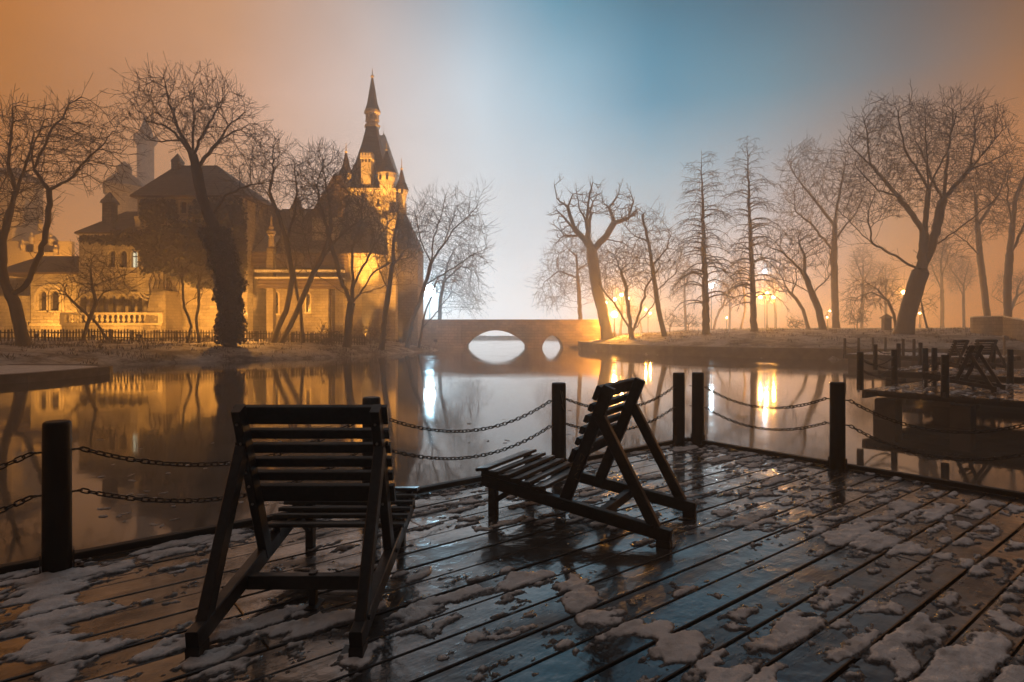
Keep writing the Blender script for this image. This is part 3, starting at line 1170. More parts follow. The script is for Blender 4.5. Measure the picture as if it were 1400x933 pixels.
def arch_wall(mb, x0, x1, ztop, zbot, arches, y0, y1, n=20):
    """wall slab with elliptical arch openings [(xa, xb, spring, crown)]"""
    xs_ = [x0]
    for (xa, xb, zs, zc) in arches:
        xs_ += list(np.linspace(xa, xb, n + 1))
    xs_.append(x1)

    def low(x, side):
        for (xa, xb, zs, zc) in arches:
            if xa - 1e-9 <= x <= xb + 1e-9:
                if (x <= xa + 1e-9 and side < 0) or (x >= xb - 1e-9 and side > 0):
                    return zbot
                t = (x - (xa + xb) / 2) / ((xb - xa) / 2)
                return zs + (zc - zs) * max(0, 1 - t * t) ** 0.82
        return zbot
    vs, fs = [], []
    for i in range(len(xs_) - 1):
        xa, xb = xs_[i], xs_[i + 1]
        if xb - xa < 1e-6:
            continue
        la, lb = low(xa, 1), low(xb, -1)
        mb.hexa([(xa, y0, la), (xb, y0, lb), (xb, y1, lb), (xa, y1, la), (xa, y0, ztop), (xb, y0, ztop), (xb, y1, ztop), (xa, y1, ztop)])


e = empty('stone_bridge', (0, BY, 0), 'low stone bridge with one wide and one narrow arch across the water', 'bridge')
X0, ZT = bp(545, 437)
X1, _ = bp(836, 437)
main = (bp(637, 0)[0], bp(718, 0)[0], 0.25, bp(0, 452)[1])
small = (bp(741.5, 0)[0], bp(770, 0)[0], 0.15, bp(0, 458.5)[1])
m = MB()
arch_wall(m, X0, X1, 2.55, -0.8, [main, small], BY, BY + 4.2)
m.build('arch_wall', M['bridge'], e)
m = MB()
m.box(X0, X1, BY + 0.06, BY + 0.36, 2.553, ZT - 0.12)
m.box(X0, X1, BY + 3.84, BY + 4.14, 2.553, ZT - 0.12)
m.build('parapet', M['bridge'], e)
m = MB()
m.box(X0, X1, BY - 0.04, BY + 0.44, ZT - 0.117, ZT)
m.box(X0, X1, BY + 3.76, BY + 4.24, ZT - 0.117, ZT)
m.box(X0, X1, BY - 0.05, BY - 0.003, 2.40, 2.5)
m.build('coping', M['bridge'], e)
for xa, xb in ((613, 633), (722, 738)):
    m = MB()
    a, b = bp(xa, 0)[0], bp(xb, 0)[0]
    m.box(a + 0.1, b - 0.1, BY - 0.28, BY - 0.004, 0.45, 2.39)
    m.box(a - 0.15, b + 0.15, BY - 0.55, BY - 0.006, -0.6, 0.447)
    m.build('pier', M['bridge'], e)
for (xa, xb, zs, zc) in (main, small):
    m = MB()
    cxx, rx = (xa + xb) / 2, (xb - xa) / 2
    fa = lambda t: zs + (zc - zs) * max(0, 1 - t * t) ** 0.82
    for i in range(24):
        t0, t1 = -1 + i / 12, -1 + (i + 1) / 12 - 0.008
        m.prism([(cxx + rx * t0, fa(t0)), (cxx + rx * t1, fa(t1)), (cxx + rx * t1 * 1.03, fa(t1) + 0.26), (cxx + rx * t0 * 1.03, fa(t0) + 0.26)], BY - 0.035, BY - 0.003)
    m.build('arch_ring', M['bridge'], e)


# ------------------------------------------------------------------ picket fence in front of the castle
fl = [base_at(px, Y) for px, Y in ((-40, 41.5), (60, 44.0), (180, 45.0), (300, 46.0), (400, 47.5), (500, 50.0))]
for seg in range(5):
    lab = ['picket fence run behind the leaning edge tree at far left', 'picket fence run below the stone balustrade', 'picket fence run left of the ivy covered trunk',
           'picket fence run right of the ivy covered trunk', 'picket fence run nearest the castle tower'][seg]
    p, q_ = fl[seg], fl[seg + 1]
    e = empty('picket_fence', p, lab, 'fence', 'picket fence along the left bank')
    n = int((q_ - p).length / 0.2)
    m = MB()
    dv = (q_ - p).normalized()
    sd = Vector((-dv.y, dv.x, 0)).normalized() * 0.03
    for i in range(n):
        c = p.lerp(q_, (i + 0.5) / n)
        c.z = ground_z(c.x, c.y)
        h = 0.83 + random.uniform(-0.05, 0.05)
        wv = dv * 0.045
        lean = dv * random.uniform(-0.03, 0.03)
        b0, b1 = c - sd * 0.4 + Vector((0, 0, -0.05)), c + sd * 0.4 + Vector((0, 0, -0.05))
        t = Vector((0, 0, h)) + lean
        m.add([b0 - wv, b0 + wv, b1 + wv, b1 - wv, b0 - wv + t, b0 + wv + t, b1 + wv + t, b1 - wv + t, b0 + t + Vector((0, 0, .07)), b1 + t + Vector((0, 0, .07))],
              [(0, 1, 5, 8, 4), (2, 3, 7, 9, 6), (1, 2, 6, 9, 8, 5), (3, 0, 4, 8, 9, 7)])
    m.build('pickets', M['picket'], e)
    m = MB()
    for hz in (0.22, 0.62):
        for k_ in range(6):
            c0, c1 = p.lerp(q_, k_ / 6), p.lerp(q_, (k_ + 1) / 6)
            c0.z = ground_z(c0.x, c0.y) + hz
            c1.z = ground_z(c1.x, c1.y) + hz
            m.bar(c0 + sd * 1.3, c1 + sd * 1.3, 0.04, 0.08)
    m.build('rails', M['picket'], e)
    for k_ in range(4):
        c0 = p.lerp(q_, k_ / 4)
        c0.z = ground_z(c0.x, c0.y)
        MB().bar(c0 + sd * 2.6 - Vector((0, 0, 0.1)), c0 + sd * 2.6 + Vector((0, 0, 0.8)), 0.1, 0.1, up=(0, 1, 0)).build('fence_post', M['picket'], e)

# ------------------------------------------------------------------ castle
def fx(px, Y):
    return (px - CX) / F * Y


def fz(py, Y):
    return CAM_Z - (py - HY) / F * Y


def wall_open(mb, x0, x1, z0, z1, y, th, ops=()):
    """wall slab facing -y with openings (xa, xb, za, zb, arched)"""
    bx = sorted({x0, x1, *[o[0] for o in ops], *[o[1] for o in ops]})
    bz = sorted({z0, z1, *[o[2] for o in ops], *[o[3] for o in ops]})
    for i in range(len(bx) - 1):
        for j in range(len(bz) - 1):
            cx_, cz_ = (bx[i] + bx[i + 1]) / 2, (bz[j] + bz[j + 1]) / 2
            if any(o[0] < cx_ < o[1] and o[2] < cz_ < o[3] for o in ops):
                continue
            mb.box(bx[i], bx[i + 1], y, y + th, bz[j], bz[j + 1])
    for o in ops:
        if len(o) > 4 and o[4]:
            xa, xb, za, zb = o[:4]
            r = (xb - xa) / 2
            rz = min(r * (1.25 if o[4] == 2 else 1.0), zb - za)
            n = 8
            for k in range(n):
                t0, t1 = math.pi - math.pi * k / n, math.pi - math.pi * (k + 1) / n
                xm = (xa + xb) / 2
                pa = (xm + r * math.cos(t0), zb - rz + rz * math.sin(t0))
                pb = (xm + r * math.cos(t1), zb - rz + rz * math.sin(t1))
                mb.prism([pa, pb, (pb[0], zb + 0.001), (pa[0], zb + 0.001)], y + 0.002, y + th - 0.002)


def arch_ring(mb, xa, xb, zb, w, y0, y1, pointed=False, legs=None):
    r = (xb - xa) / 2
    xm = (xa + xb) / 2
    zc = zb - r
    n = 10
    for k in range(n):
        t0, t1 = math.pi * k / n, math.pi * (k + 1) / n
        q = [(xm + (r + d) * math.cos(t), zc + (r + d) * math.sin(t)) for t, d in ((t0, 0), (t0, w), (t1, w), (t1, 0))]
        mb.prism(q, y0, y1)
    if legs is not None:
        mb.box(xa - w, xa, y0, y1, legs, zc)
        mb.box(xb, xb + w, y0, y1, legs, zc)


def window(parent, xa, xb, za, zb, y, arched=True, lit=False, mull=True, fr=0.12):
    m = MB()
    y0, y1 = y - 0.06, y + 0.03
    if arched:
        arch_ring(m, xa, xb, zb, fr, y0, y1, legs=za)
    else:
        m.box(xa - fr, xa, y0, y1, za, zb)
        m.box(xb, xb + fr, y0, y1, za, zb)
        m.box(xa - fr, xb + fr, y0, y1, zb, zb + fr)
    m.box(xa - fr - 0.06, xb + fr + 0.06, y - 0.14, y1, za - 0.13, za - 0.002)
    o = m.build('window', M['trim'], parent)
    p = MB()
    p.box(xa - 0.05, xb + 0.05, y + 0.24, y + 0.27, za - 0.05, zb + 0.05)
    p.build('pane', M['lit_pane'] if lit else M['glass'], o)
    if mull:
        g = MB()
        xm = (xa + xb) / 2
        g.box(xm - 0.03, xm + 0.03, y + 0.17, y + 0.22, za, zb)
        zm = za + (zb - za) * 0.66
        g.box(xa, xb, y + 0.175, y + 0.215, zm - 0.04, zm + 0.04)
        g.build('sash', M['beam'], o)
    return o


def hip_roof(mb, x0, x1, y0, y1, ze, xr0, xr1, yr, zr, over=0.3, th=0.15):
    a = [(x0 - over, y0 - over, ze), (x1 + over, y0 - over, ze), (x1 + over, y1 + over, ze), (x0 - over, y1 + over, ze)]
    b = [(xr0, yr, zr), (xr1, yr, zr)]
    lo = [(x, y, z - th) for x, y, z in a]
    vs = a + b + lo
    fs = [(0, 1, 5, 4), (1, 2, 5), (2, 3, 4, 5), (3, 0, 4), (9, 8, 7, 6), (6, 7, 1, 0), (7, 8, 2, 1), (8, 9, 3, 2), (9, 6, 0, 3)]
    mb.add(vs, fs)


# --- gatehouse (left part)
YA = 54.0
e = empty('gatehouse', (fx(220, YA), YA, 1.0), 'stone gatehouse with dark hipped roofs and one lit window behind the picket fence', 'castle building')
zg = 0.6
# low wing at far left
Y = 55.0
m = MB()
ops = [(fx(54, Y), fx(64, Y), fz(425, Y), fz(398, Y), 1), (fx(69.5, Y), fx(81, Y), fz(425, Y), fz(398, Y), 1)]
wall_open(m, fx(42, Y), fx(109, Y), zg, fz(372, Y), Y, 0.5, ops)
m.box(fx(42, Y), fx(109, Y), Y + 0.5, Y + 6, zg, fz(372, Y))
m.build('wall', M['stone'], e)
for o in ops:
    window(e, *o[:4], Y, True, mull=False, fr=0.22)
m = MB()
arch_ring(m, fx(50, Y), fx(86, Y), fz(391, Y), 0.2, Y - 0.09, Y - 0.003, legs=fz(425, Y))
m.box(fx(42, Y) - 0.05, fx(109, Y), Y - 0.12, Y - 0.004, fz(446, Y), fz(442, Y))
m.build('moulding', M['trim'], e)
m = MB()
hip_roof(m, fx(-6, Y), fx(118, Y), Y, Y + 6, fz(373, Y), fx(20, Y), fx(112, Y), Y + 3.0, fz(345, Y))
m.build('roof', M['roof'], e)
m = MB()
m.box(fx(-60, Y), fx(41.5, Y), Y + 0.5, Y + 1.0, zg, fz(404, Y))
m.box(fx(-60, Y), fx(41.5, Y), Y + 3.0, Y + 3.5, zg, fz(376, Y))
m.build('garden_wall', M['stone'], e)
# main block A
Y = YA
wins = [(fx(149, Y), fx(158, Y), fz(366, Y), fz(343, Y), 1), (fx(163.5, Y), fx(174, Y), fz(366, Y), fz(343, Y), 1), (fx(180, Y), fx(188.5, Y), fz(366, Y), fz(343, Y), 1)]
arc_ = [(fx(110 + i * 13.2, Y), fx(119.5 + i * 13.2, Y), fz(429, Y), fz(404, Y), 1) for i in range(10)]
m = MB()
wall_open(m, fx(108, Y), fx(300, Y), zg, fz(318, Y), Y, 0.5, wins + arc_)
m.box(fx(108, Y), fx(300, Y), Y + 2.2, Y + 7, zg, fz(318, Y))
m.build('wall', M['stone'], e)
for i, o in enumerate(wins):
    window(e, *o[:4], Y, True, lit=(i == 2))
m = MB()
for o in arc_:
    arch_ring(m, o[0], o[1], o[3], 0.14, Y - 0.1, Y - 0.003)
for i in range(11):
    xm = fx(108.2 + i * 13.2, Y)
    m.box(xm - 0.12, xm + 0.12, Y - 0.13, Y - 0.005, fz(429, Y), fz(415.5, Y))
m.box(fx(108, Y), fx(246, Y), Y - 0.35, Y - 0.006, fz(402.5, Y), fz(399, Y))
m.box(fx(108, Y), fx(300, Y), Y - 0.16, Y - 0.007, fz(375.5, Y), fz(373.5, Y))
m.box(fx(107, Y), fx(192, Y), Y - 0.22, Y - 0.008, fz(322, Y), fz(318, Y))
m.build('moulding', M['trim'], e)
m = MB()
xm = fx(170, Y)
m.prism([(xm - 0.75, fz(402, Y)), (xm + 0.75, fz(402, Y)), (xm + 0.75, fz(396, Y)), (xm, fz(387, Y)), (xm - 0.75, fz(396, Y))], Y - 0.45, Y - 0.36)
m.prism([(xm + 0.3 * math.cos(t), fz(396.5, Y) + 0.3 * math.sin(t)) for t in np.linspace(0, 2 * math.pi, 13)[:-1]], Y - 0.5, Y - 0.452)
m.build('gablet', M['stone2'], e)
m = MB()
for rr0, rr1, dy in ((0.0, 0.35, 0.08), (0.55, 0.72, 0.12), (0.85, 1.0, 0.1)):
    for k in range(20):
        t0, t1 = 2 * math.pi * k / 20, 2 * math.pi * (k + 1) / 20
        xc, zc = fx(208, Y), fz(397, Y)
        q = [(xc + r_ * math.cos(t), zc + r_ * math.sin(t)) for t, r_ in ((t0, rr0 + 0.001), (t0, rr1), (t1, rr1), (t1, rr0 + 0.001))]
        m.prism(q, Y - 0.36 - dy, Y - 0.355)
m.build('medallion', M['trim'], e)
m = MB()
hip_roof(m, fx(108, Y), fx(250, Y), Y, Y + 7, fz(318, Y), fx(138, Y), fx(250, Y), Y + 3.5, fz(279, Y), over=0.25)
m.build('roof', M['roof'], e)
m = MB()
c0 = (fx(134, Y), Y + 1.6)
m.box(c0[0] - 0.45, c0[0] + 0.45, c0[1] - 0.4, c0[1] + 0.4, fz(310, Y), fz(274, Y))
m.lathe((c0[0], c0[1], fz(274, Y)), [(0.82, 0), (0.7, 0.25), (0.02, 1.1)], 4, math.pi / 4)
m.build('chimney', M['stone2'], e)
# upper block B
Yb = YA - 0.6
ops = [(fx(246.5, Yb), fx(255, Yb), fz(292, Yb), fz(276, Yb), 0), (fx(289, Yb), fx(298, Yb), fz(292, Yb), fz(276, Yb), 0)]
m = MB()
wall_open(m, fx(188, Yb), fx(332, Yb), fz(400, Yb), fz(268, Yb), Yb, 0.5, ops)
m.box(fx(188, Yb), fx(332, Yb), Yb + 0.9, Yb + 8, zg, fz(268, Yb))
m.build('wall', M['stone'], e)
for o in ops:
    window(e, *o[:4], Yb, False, mull=False)
m = MB()
for i in range(11):
    x_ = fx(192 + i * 12.6, Yb)
    m.box(x_ - 0.22, x_ + 0.22, Yb - 0.45, Yb - 0.003, fz(312, Yb), fz(301, Yb))
m.box(fx(188, Yb), fx(332, Yb), Yb - 0.48, Yb - 0.004, fz(301, Yb) + 0.003, fz(297, Yb))
m.build('corbels', M['trim'], e)
m = MB()
hip_roof(m, fx(186, Yb), fx(338, Yb), Yb, Yb + 8, fz(268, Yb), fx(207, Yb), fx(267, Yb), Yb + 4, fz(217.5, Yb) + 0.5, over=0.35)
m.build('roof', M['roof'], e)
m = MB()
m.box(fx(206, Yb), fx(216, Yb), Yb + 3.2, Yb + 4.3, fz(245, Yb), fz(207, Yb))
m.lathe((fx(211, Yb), Yb + 3.75, fz(207, Yb)), [(0.62, 0), (0.6, 0.15), (0.02, 0.9)], 4, math.pi / 4)
m.build('chimney', M['stone2'], e)
m = MB()
m.hexa([(fx(222, Y), Y - 3.4, zg), (fx(254, Y), Y - 3.0, zg), (fx(254, Y), Y - 0.36, zg), (fx(222, Y), Y - 0.36, zg),
        (fx(230, Y), Y - 2.6, fz(404, Y)), (fx(249, Y), Y - 2.6, fz(400, Y)), (fx(249, Y), Y - 0.37, fz(400, Y)), (fx(230, Y), Y - 0.37, fz(404, Y))])
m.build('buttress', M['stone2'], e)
# terrace with balustrade
Yt = 51.0
t_ = empty('balustrade', (fx(150, Yt), Yt, 1.0), 'pale stone balustrade on a terrace wall below the gatehouse arcade', 'balustrade')
m = MB()
m.box(fx(84, Yt), fx(221, Yt), Yt, Yt + 3.2, zg, fz(444.5, Yt))
m.build('terrace_wall', M['stone'], t_)
m = MB()
m.box(fx(83, Yt), fx(222, Yt), Yt - 0.12, Yt + 0.5, fz(444.5, Yt) + 0.003, fz(441.8, Yt))
m.box(fx(83, Yt), fx(222, Yt), Yt - 0.1, Yt + 0.42, fz(430.5, Yt), fz(427.5, Yt))
for px in (86, 220):
    m.box(fx(px, Yt) - 0.2, fx(px, Yt) + 0.2, Yt - 0.09, Yt + 0.41, fz(441.8, Yt), fz(430.5, Yt))
m.build('rail', M['trim'], t_)
zb0, zb1 = fz(441.8, Yt), fz(430.5, Yt)
hb = zb1 - zb0
for i in range(17):
    m = MB()
    m.lathe((fx(93.5 + i * 7.4, Yt), Yt + 0.16, zb0), [(0.14, 0), (0.14, 0.06 * hb), (0.07, 0.1 * hb), (0.165, 0.36 * hb), (0.07, 0.75 * hb), (0.13, 0.93 * hb), (0.13, hb)], 10)
    m.build('baluster', M['trim'], t_, smooth=True)

# --- link building right of the ivy trunk
Y = 55.5
e = empty('chapel_wing', (fx(400, Y), Y, 1.0), 'long castle wing with steep dark roof between gatehouse and spire tower', 'castle building')
m = MB()
wall_open(m, fx(296, Y), fx(372, Y), zg, fz(364, Y), Y, 0.5, [(fx(345, Y), fx(350, Y), fz(425, Y), fz(404, Y), 1)])
m.box(fx(296, Y), fx(372, Y), Y + 0.9, Y + 5, zg, fz(364, Y))
m.build('wall', M['stone'], e)
m = MB()
m.prism([(fx(326, Y), fz(364, Y)), (fx(374, Y), fz(364, Y)), (fx(374, Y), fz(345, Y)), (fx(326, Y), fz(345, Y))], Y - 0.35, Y + 0.3)
m.build('roof', M['roof'], e)
m = MB()
m.hexa([(fx(326, Y), Y - 0.2, fz(344.5, Y)), (fx(371, Y), Y - 0.2, fz(344.5, Y)), (fx(371, Y), Y + 3, fz(344.5, Y)), (fx(326, Y), Y + 3, fz(344.5, Y)),
        (fx(332, Y), Y + 2.8, fz(316, Y)), (fx(369, Y), Y + 2.8, fz(316, Y)), (fx(369, Y), Y + 3, fz(316, Y)), (fx(332, Y), Y + 3, fz(316, Y))])
m.build('snowy_roof', M['roof_snow'] if 'roof_snow' in M else M['trim'], e)
m = MB()
xp = fx(373, Y)
m.box(xp - 0.3, xp + 0.3, Y - 0.7, Y - 0.01, zg, fz(340, Y))
m.build('buttress', M['stone2'], e)
m = MB()
m.lathe((xp, Y - 0.35, fz(340, Y)), [(0.28, 0), (0.24, 1.1), (0.34, 1.2), (0.16, 1.35)], 8)
m.lathe((xp, Y - 0.35, fz(320, Y)), [(0.45, 0), (0.42, 0.15), (0.2, 0.3), (0.25, 0.55), (0.12, 0.7), (0.05, 1.5), (0.01, 1.7)], 8)
m.build('pinnacle', M['gold'], e)
# hall
Yh = 58.5
m = MB()
ops = [(fx(390, Yh), fx(397, Yh), fz(430, Yh), fz(400, Yh), 2), (fx(432, Yh), fx(438, Yh), fz(428, Yh), fz(404, Yh), 2)]
wall_open(m, fx(360, Yh), fx(462, Yh), zg, fz(352, Yh), Yh - 3, 0.5, [(fx(390, Yh), fx(397, Yh), fz(430, Yh), fz(402, Yh), 1), (fx(433, Yh), fx(438, Yh), fz(428, Yh), fz(404, Yh), 1)])
m.box(fx(360, Yh), fx(462, Yh), Yh - 2, Yh + 6, zg, fz(345, Yh))
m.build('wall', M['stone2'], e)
for o in ((fx(390, Yh), fx(397, Yh), fz(430, Yh), fz(402, Yh)), (fx(433, Yh), fx(438, Yh), fz(428, Yh), fz(404, Yh))):
    window(e, *o, Yh - 3, True, mull=False)
m = MB()
hip_roof(m, fx(336, Yh), fx(470, Yh), Yh - 1.5, Yh + 6, fz(352, Yh), fx(372, Yh), fx(470, Yh), Yh + 2.5, fz(279, Yh), over=0.3)
m.build('roof', M['roof'], e)
m = MB()
m.prism([(fx(376, Yh), fz(398, Yh)), (fx(482, Yh), fz(398, Yh)), (fx(480, Yh), fz(386, Yh)), (fx(378, Yh), fz(386, Yh))], Yh - 4.2, Yh - 2.6)
m.prism([(fx(372, Yh), fz(376, Yh)), (fx(484, Yh), fz(376, Yh)), (fx(484, Yh), fz(352, Yh)), (fx(372, Yh), fz(352, Yh))], Yh - 3.1, Yh - 2.0)
m.build('lean_to_roof', M['roof'], e)
m = MB()
m.box(fx(374, Yh), fx(482, Yh), Yh - 4.3, Yh - 2.6, fz(386, Yh) + 0.003, fz(384, Yh))
m.box(fx(372, Yh), fx(484, Yh), Yh - 4.0, Yh - 3.2, fz(377.5, Yh), fz(374.5, Yh))
m.build('snowy_ledge', M['ledge_snow'], e)
for px, h0, h1 in ((398, 284, 262), (396, 340, 312)):
    m = MB()
    xp = fx(px, Yh)
    yy = Yh + 1.5 if px == 398 else Yh - 1.4
    m.box(xp - 0.5, xp + 0.5, yy - 0.4, yy + 0.6, fz(h0 + 26, Yh), fz(h0, Yh))
    m.lathe((xp, yy, fz(h0, Yh)), [(0.75, 0), (0.5, 0.5), (0.02, fz(h1, Yh) - fz(h0, Yh))], 8)
    m.build('dormer', M['stone2'], e)
# gabled block left of the tower
m = MB()
Yg = 60.0
m.box(fx(436, Yg), fx(470, Yg), Yg - 2, Yg + 4, zg, fz(300, Yg))
m.build('gable_wall', M['stone'], e)
m = MB()
m.prism([(fx(433, Yg), fz(302, Yg)), (fx(476, Yg), fz(302, Yg)), (fx(476, Yg), fz(246, Yg)), (fx(466, Yg), fz(246, Yg))], Yg - 2.3, Yg + 4.2)
m.build('gable_roof', M['roof'], e)

# --- spire tower
Y = 60.0
e = empty('spire_tower', (fx(508, Y), Y, 1.0), 'tall castle tower with needle spire and corner turrets glowing orange', 'castle tower')
m = MB()
slits = [(fx(499.5, Y), fx(502.5, Y), fz(283, Y), fz(271, Y), 1), (fx(516, Y), fx(519, Y), fz(283, Y), fz(271, Y), 1),
         (fx(488, Y), fx(491, Y), fz(283, Y), fz(271, Y), 1), (fx(509, Y), fx(513, Y), fz(352, Y), fz(338, Y), 1)]
wall_open(m, fx(466, Y), fx(541, Y), zg, fz(262, Y), Y, 0.5, slits)
m.box(fx(466, Y), fx(541, Y), Y + 0.8, Y + 6.2, zg, fz(262, Y))
m.build('wall', M['stone'], e)
for o in slits:
    window(e, *o[:4], Y, True, mull=False, fr=0.09)
m = MB()
for px in range(468, 538, 6):
    m.box(fx(px, Y), fx(px + 3.2, Y), Y - 0.42, Y - 0.003, fz(268, Y), fz(262, Y))
m.box(fx(465, Y), fx(542, Y), Y - 0.45, Y + 0.5, fz(262, Y) + 0.003, fz(258.5, Y))
m.build('corbel_table', M['trim'], e)
for za, zb_ in ((300, 298), (392, 389)):
    MB().box(fx(465, Y), fx(542, Y), Y - 0.12, Y - 0.003, fz(za, Y), fz(zb_, Y)).build('string_course', M['trim'], e)
# buttresses
for (xa, xb, top, dy) in ((522, 530, 300, 1.0), (532, 544, 292, 1.4), (464, 473, 300, 0.8), (486, 492, 330, 0.5)):
    m = MB()
    m.hexa([(fx(xa, Y), Y - dy, zg), (fx(xb, Y), Y - dy, zg), (fx(xb, Y), Y - 0.005, zg), (fx(xa, Y), Y - 0.005, zg),
            (fx(xa, Y), Y - dy * 0.45, fz(top, Y)), (fx(xb, Y), Y - dy * 0.45, fz(top, Y)), (fx(xb, Y), Y - 0.005, fz(top - 8, Y)), (fx(xa, Y), Y - 0.005, fz(top - 8, Y))])
    m.build('buttress', M['stone'], e)
# flared main roof rising to the lantern
Y0 = Y
Y = Y + 3.1
cx_, cy_ = fx(509, Y), Y
m = MB()
prof = [(3.5, fz(261, Y)), (2.7, fz(246, Y)), (1.95, fz(226, Y)), (1.25, fz(200, Y)), (0.9, fz(184, Y)), (0.74, fz(173, Y))]
m.lathe((cx_, cy_, 0), prof, 4, math.pi / 4)
m.build('roof', M['roof'], e)
m = MB()
prof = [(0.82, fz(175, Y)), (0.82, fz(172, Y)), (0.6, fz(171.5, Y)), (0.6, fz(168, Y)), (0.74, fz(167, Y)), (0.74, fz(165, Y))]
m.lathe((cx_, cy_, 0), prof, 8)
for i in range(8):
    a = math.pi * (i + 0.5) / 4
    m.lathe((cx_ + 0.56 * math.cos(a), cy_ + 0.56 * math.sin(a), fz(165, Y)), [(0.13, 0), (0.13, fz(157, Y) - fz(165, Y))], 6)
m.lathe((cx_, cy_, 0), [(0.3, fz(165, Y)), (0.3, fz(157, Y))], 8)
m.lathe((cx_, cy_, 0), [(0.7, fz(157, Y)), (0.86, fz(155.5, Y)), (0.86, fz(152.5, Y)), (0.78, fz(151, Y))], 8)
m.build('lantern', M['gold'], e)
m = MB()
m.lathe((cx_, cy_, 0), [(0.78, fz(150.9, Y)), (0.55, fz(142, Y)), (0.3, fz(122, Y)), (0.1, fz(106, Y))], 8)
m.build('spire', M['spire'], e)
m = MB()
m.lathe((cx_, cy_, 0), [(0.08, fz(107, Y)), (0.2, fz(105.5, Y)), (0.2, fz(104, Y)), (0.05, fz(102.5, Y)), (0.03, fz(94, Y))], 8)
m.build('finial', M['gold'], e)
Y = Y0


def turret(px, yoff, wpx, y_eave, y_apex, y_fin, y_body, ybot, label=None, mat='trim'):
    xc, yc = fx(px, Y), Y + yoff
    r = wpx / 2 / F * Y
    m = MB()
    m.lathe((xc, yc, 0), [(r * 0.25, fz(ybot, Y)), (r * 0.8, fz(y_body, Y)), (r * 0.85, fz((y_body * 2 + y_eave) / 3, Y)), (r, fz((y_body + y_eave * 2) / 3, Y)), (r, fz(y_eave, Y))], 12)
    o = m.build('turret', M[mat], e)
    m = MB()
    m.lathe((xc, yc, 0), [(r * 1.15, fz(y_eave, Y) + 0.004), (r * 0.62, fz(y_eave - (y_eave - y_apex) * 0.4, Y)), (0.09, fz(y_apex, Y))], 12)
    m.build('turret_roof', M['roof'], o)
    m = MB()
    m.lathe((xc, yc, 0), [(0.05, fz(y_apex + 1, Y)), (0.16, fz(y_apex - 1.5, Y)), (0.05, fz(y_apex - 3, Y)), (0.025, fz(y_fin, Y))], 8)
    m.build('turret_finial', M['gold'], o)
    m = MB()
    for a in (-0.55, 0.25):
        m.bar((xc + r * math.sin(a), yc - r * math.cos(a) - 0.02, fz((y_body + y_eave) / 2 + 2, Y)), (xc + r * math.sin(a), yc - r * math.cos(a) - 0.02, fz((y_body + y_eave) / 2 - 4, Y)), 0.22, 0.1, up=(0, 1, 0))
    m.build('slit_window', M['glass'], o)


turret(472, 0.3, 17, 238, 208, 195, 250, 275)
turret(529.5, -0.3, 24, 239, 208, 197, 256, 268)
turret(546, 1.2, 18, 257, 228, 212, 266, 290)
# apse with its low conical roof before the tower
m = MB()
m.lathe((fx(494, Y), Y - 0.6, 0), [(2.75, zg), (2.75, fz(352, Y))], 10)
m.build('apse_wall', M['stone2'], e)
m = MB()
m.lathe((fx(494, Y), Y - 0.6, 0), [(3.0, fz(352, Y) + 0.003), (1.5, fz(326, Y)), (0.1, fz(300, Y))], 10)
m.build('apse_roof', M['roof'], e)
# square oriel with little battlements
m = MB()
xa, xb = fx(494.5, Y), fx(508, Y)
m.box(xa, xb, Y - 0.25, Y + 1.6, fz(256, Y), fz(218, Y))
m.box(xa - 0.08, xb + 0.08, Y - 0.34, Y + 1.7, fz(218, Y) + 0.003, fz(214, Y))
for i in range(4):
    x_ = xa + (xb - xa) * i / 3.55
    m.box(x_ - 0.04, x_ + 0.14, Y - 0.36, Y - 0.1, fz(214, Y) + 0.003, fz(210.5, Y))
m.box(xa, xb, Y + 0.2, Y + 1.2, fz(214, Y) + 0.003, fz(207, Y))
m.build('oriel', M['trim'], e)
m = MB()
for i in range(3):
    x_ = xa + (xb - xa) * (i + 0.5) / 3
    m.box(x_ - 0.09, x_ + 0.09, Y - 0.28, Y - 0.2501, fz(223, Y), fz(219, Y))
m.build('oriel_windows', M['glass'], e)
# lower block on the right side
m = MB()
m.box(fx(541.5, Y), fx(569, Y), Y + 1.0, Y + 5, zg, fz(340, Y))
m.build('side_wall', M['stone2'], e)
m = MB()
m.hexa([(fx(541.6, Y), Y + 0.7, fz(340, Y)), (fx(570.5, Y), Y + 0.7, fz(338, Y)), (fx(570.5, Y), Y + 5.2, fz(338, Y)), (fx(541.6, Y), Y + 5.2, fz(340, Y)),
        (fx(541.6, Y), Y + 1.5, fz(290, Y)), (fx(547, Y), Y + 2.6, fz(284, Y)), (fx(547, Y), Y + 3.6, fz(284, Y)), (fx(541.6, Y), Y + 4.5, fz(290, Y))])
m.build('side_roof', M['roof'], e)

# --- towers far behind, pale in the fog
Yf = 82.0
e = empty('round_tower', (fx(170, Yf), Yf, 1.0), 'faint round castle tower with small lantern in the fog above the gatehouse roof', 'castle tower')
m = MB()
m.lathe((fx(170, Yf), Yf, 0), [(2.2, 1), (2.2, fz(268, Yf)), (2.45, fz(266, Yf)), (2.45, fz(257, Yf)), (2.2, fz(256, Yf))], 16)
m.build('wall', M['stone'], e)
m = MB()
m.lathe((fx(170, Yf), Yf, 0), [(2.5, fz(256, Yf) + .01), (1.9, fz(246, Yf)), (1.2, fz(240, Yf)), (0.9, fz(239, Yf)), (0.9, fz(229, Yf)), (0.1, fz(221, Yf))], 16)
m.build('roof', M['spire'], e)
Yf = 116.0
e = empty('gallery_tower', (fx(199, Yf), Yf, 1.0), 'slim castle tower with projecting gallery behind the bare branches', 'castle tower')
m = MB()
m.lathe((fx(199, Yf), Yf, 0), [(1.45, 1), (1.45, fz(200, Yf)), (2.0, fz(194, Yf)), (2.0, fz(189, Yf))], 12)
